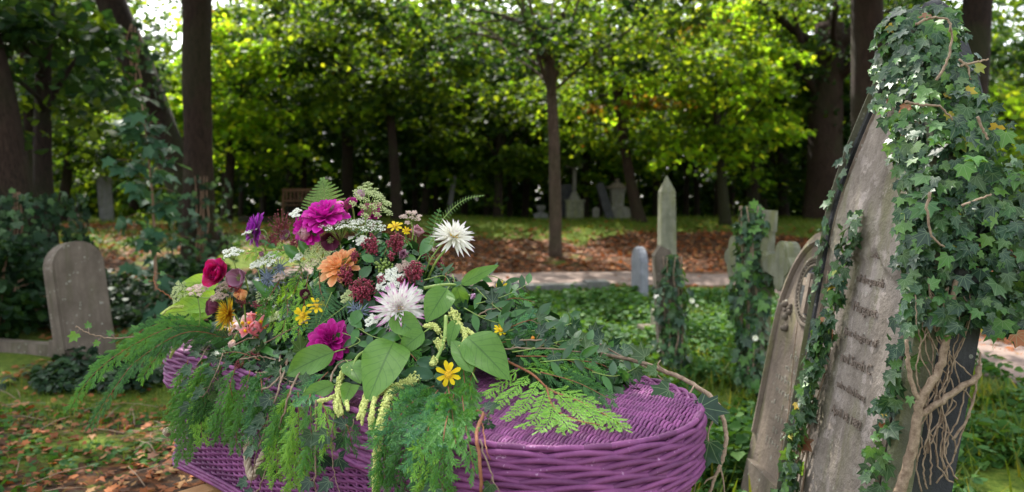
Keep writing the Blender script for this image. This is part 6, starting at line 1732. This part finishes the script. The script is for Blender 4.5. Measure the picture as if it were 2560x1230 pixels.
# the big pale ivy bough over the near end
def bough():
    W = [at(1300, 782, 2.42), at(1400, 828, 2.40), at(1500, 880, 2.36), at(1600, 906, 2.30), at(1680, 935, 2.24), at(1740, 965, 2.18), at(1790, 1005, 2.10), at(1812, 1060, 2.04), at(1815, 1110, 2.0), at(1800, 1165, 1.97), at(1785, 1200, 1.96), at(1770, 1245, 1.95)]
    e = empty('ivy_vine', W[0], 'woody ivy bough arching over the near end of the coffin with big dark leaves', 'ivy')
    st = MB(); q = smoothpts(W, 7); st.tube([p + V3((R.gauss(0, .001), 0, R.gauss(0, .001))) for p in q], [.0042] * 10 + [.0042 + .0022 * min(1, i / 15) - .0035 * max(0, (i - 30)) / (len(q) - 30) for i in range(len(q) - 10)], 8)
    for a in ([(1735, 965, 2.18), (1722, 995, 2.14), (1745, 1020, 2.10), (1760, 1035, 2.08)], [(1765, 980, 2.15), (1752, 1020, 2.1), (1748, 1040, 2.08)], [(1785, 1045, 2.06), (1770, 1085, 2.02), (1775, 1130, 1.99), (1768, 1160, 1.98)], [(1768, 1100, 2.01), (1750, 1150, 1.99), (1735, 1230, 1.97)], [(1800, 1165, 1.97), (1808, 1200, 1.96), (1812, 1240, 1.95)],
              [(1660, 925, 2.24), (1645, 912, 2.24), (1652, 900, 2.24)], [(1600, 910, 2.3), (1640, 935, 2.26), (1670, 962, 2.24)], [(1500, 860, 2.36), (1560, 893, 2.33), (1610, 905, 2.3)], [(1790, 1190, 1.96), (1768, 1200, 1.96), (1760, 1210, 1.96)]):
        st.tube(smoothpts([at(*x) for x in a], 5), [.0028, .0014], 6)
    mb = MB()
    for (px, py, d, s, dx, dz, n) in ((1672, 975, 2.10, .066, -.9, -.4, (0, -.9, .8)), (1752, 1018, 2.03, .078, .95, -.15, (-.1, -1, .7)), (1752, 1010, 2.06, .035, -.4, -.5, (-.3, -1, .2)), (1772, 1105, 1.94, .078, -.2, -1, (-.3, -1, .4)), (1790, 1120, 2.02, .05, .4, -1, (.5, -1, .2)),
            (1612, 892, 2.3, .06, -.6, .5, (0, -1, .5)), (1560, 875, 2.34, .055, .9, .05, (0, -.6, .9)), (1640, 925, 2.26, .04, -.8, 0, (0, -.8, .7)), (1600, 960, 2.26, .03, .2, -.6, (0, -1, .5)), (1660, 950, 2.25, .035, .8, -.5, (0, -.5, 1)), (1480, 830, 2.38, .045, .7, .4, (0, -1, .3)), (1500, 850, 2.37, .05, -.6, .6, (0, -.8, .5)), (1350, 790, 2.42, .035, .8, .3, (0, -1, .4)),
            (1745, 1050, 2.08, .05, .1, -1, (-.9, -.6, .1)), (1740, 1075, 2.06, .045, .3, -1, (-.9, -.6, .1)), (1755, 1040, 2.07, .04, .5, -.8, (-.3, -1, .1)), (1430, 820, 2.39, .04, .6, .7, (0, -1, .3)), (1545, 905, 2.33, .045, -.3, -.8, (0, -1, .5)), (1590, 925, 2.28, .04, .3, -.9, (0, -1, .5))):
        ivyleaf_into(mb, at(px, py, d), V3((dx, 0, dz)), V3(n), s)
    fold_mesh('leaves', mb, 'ivy', e); fold_mesh('stem', st, 'palewood', e)
bough()
def twig(lst, label, r=(.0035, .0015), mat='twig', off=.06):
    mb = MB(); q = smoothpts(PL(lst, off), 6); mb.tube([p + V3((R.gauss(0, .001), R.gauss(0, .001), R.gauss(0, .001))) for p in q], list(r), 6); tag(mb.build('twig', mat), label, 'twig')
twig([(640, 980), (680, 962), (705, 935), (720, 930)], 'pale forked twig at the lid edge left of centre', mat='palewood')
twig([(825, 960), (835, 925), (855, 905), (880, 900)], 'pale twig under the left-spreading broad leaf', mat='palewood')
twig([(1175, 1022), (1205, 1035), (1190, 1090), (1200, 1150), (1203, 1235)], 'brown peeling twig hanging down the near side of the coffin', (.0045, .004), 'redtwig', .05)
twig([(1205, 1060), (1215, 1120), (1225, 1150)], 'thin side twig beside the brown peeling one', (.002, .001), 'redtwig', .045)
twig([(560, 880), (610, 850), (640, 845)], 'brown twig crossing under the snapdragons')
twig([(770, 800), (640, 870), (590, 905)], 'long brown bud twig under the snapdragons', (.002, .001))
# ------------------------------------------------------------------ light, sky, camera
SUN_EL, SUN_AZ = math.radians(50), math.radians(-20)     # azimuth from +Y, negative to the left
def lighting():
    w = bpy.data.worlds.new('World'); bpy.context.scene.world = w; w.use_nodes = True
    nt = w.node_tree; nt.nodes.clear()
    sky = nt.nodes.new('ShaderNodeTexSky'); sky.sky_type = 'NISHITA'; sky.sun_disc = False
    sky.sun_elevation = SUN_EL; sky.sun_rotation = SUN_AZ; sky.air_density = 1.0; sky.dust_density = 2.5; sky.ozone_density = 1
    bg = nt.nodes.new('ShaderNodeBackground'); bg.inputs['Strength'].default_value = .15
    out = nt.nodes.new('ShaderNodeOutputWorld')
    # sky saturation cut to neutralise the blue tint in shaded areas
    hs = nt.nodes.new('ShaderNodeHueSaturation'); hs.inputs['Saturation'].default_value = .30
    nt.links.new(sky.outputs[0], hs.inputs['Color'])
    nt.links.new(hs.outputs[0], bg.inputs[0]); nt.links.new(bg.outputs[0], out.inputs[0])
    l = bpy.data.lights.new('sun', 'SUN'); l.energy = 3.0; l.angle = math.radians(.6); l.color = (1, .95, .86)
    o = bpy.data.objects.new('sun', l); C.objects.link(o)
    d = V3((math.sin(SUN_AZ) * math.cos(SUN_EL), math.cos(SUN_AZ) * math.cos(SUN_EL), math.sin(SUN_EL)))
    o.rotation_euler = d.to_track_quat('Z', 'Y').to_euler()
lighting()
cam = bpy.data.cameras.new('camera'); co = bpy.data.objects.new('camera', cam); C.objects.link(co)
co.location = (0, 0, H); co.rotation_euler = (PI / 2, 0, 0)
cam.sensor_width = 36; cam.lens = 36 * F / 2560; cam.shift_y = -(615 - 480) / 2560
cam.clip_start = .05; cam.clip_end = 400
cam.dof.use_dof = True; cam.dof.focus_distance = 2.25; cam.dof.aperture_fstop = 2.8
sc = bpy.context.scene; sc.camera = co
sc.view_settings.view_transform = 'Standard'; sc.view_settings.look = 'None'; sc.view_settings.exposure = 2.05; sc.view_settings.gamma = 1
sc.cycles.max_bounces = 8; sc.cycles.transparent_max_bounces = 8; sc.cycles.use_denoising = True
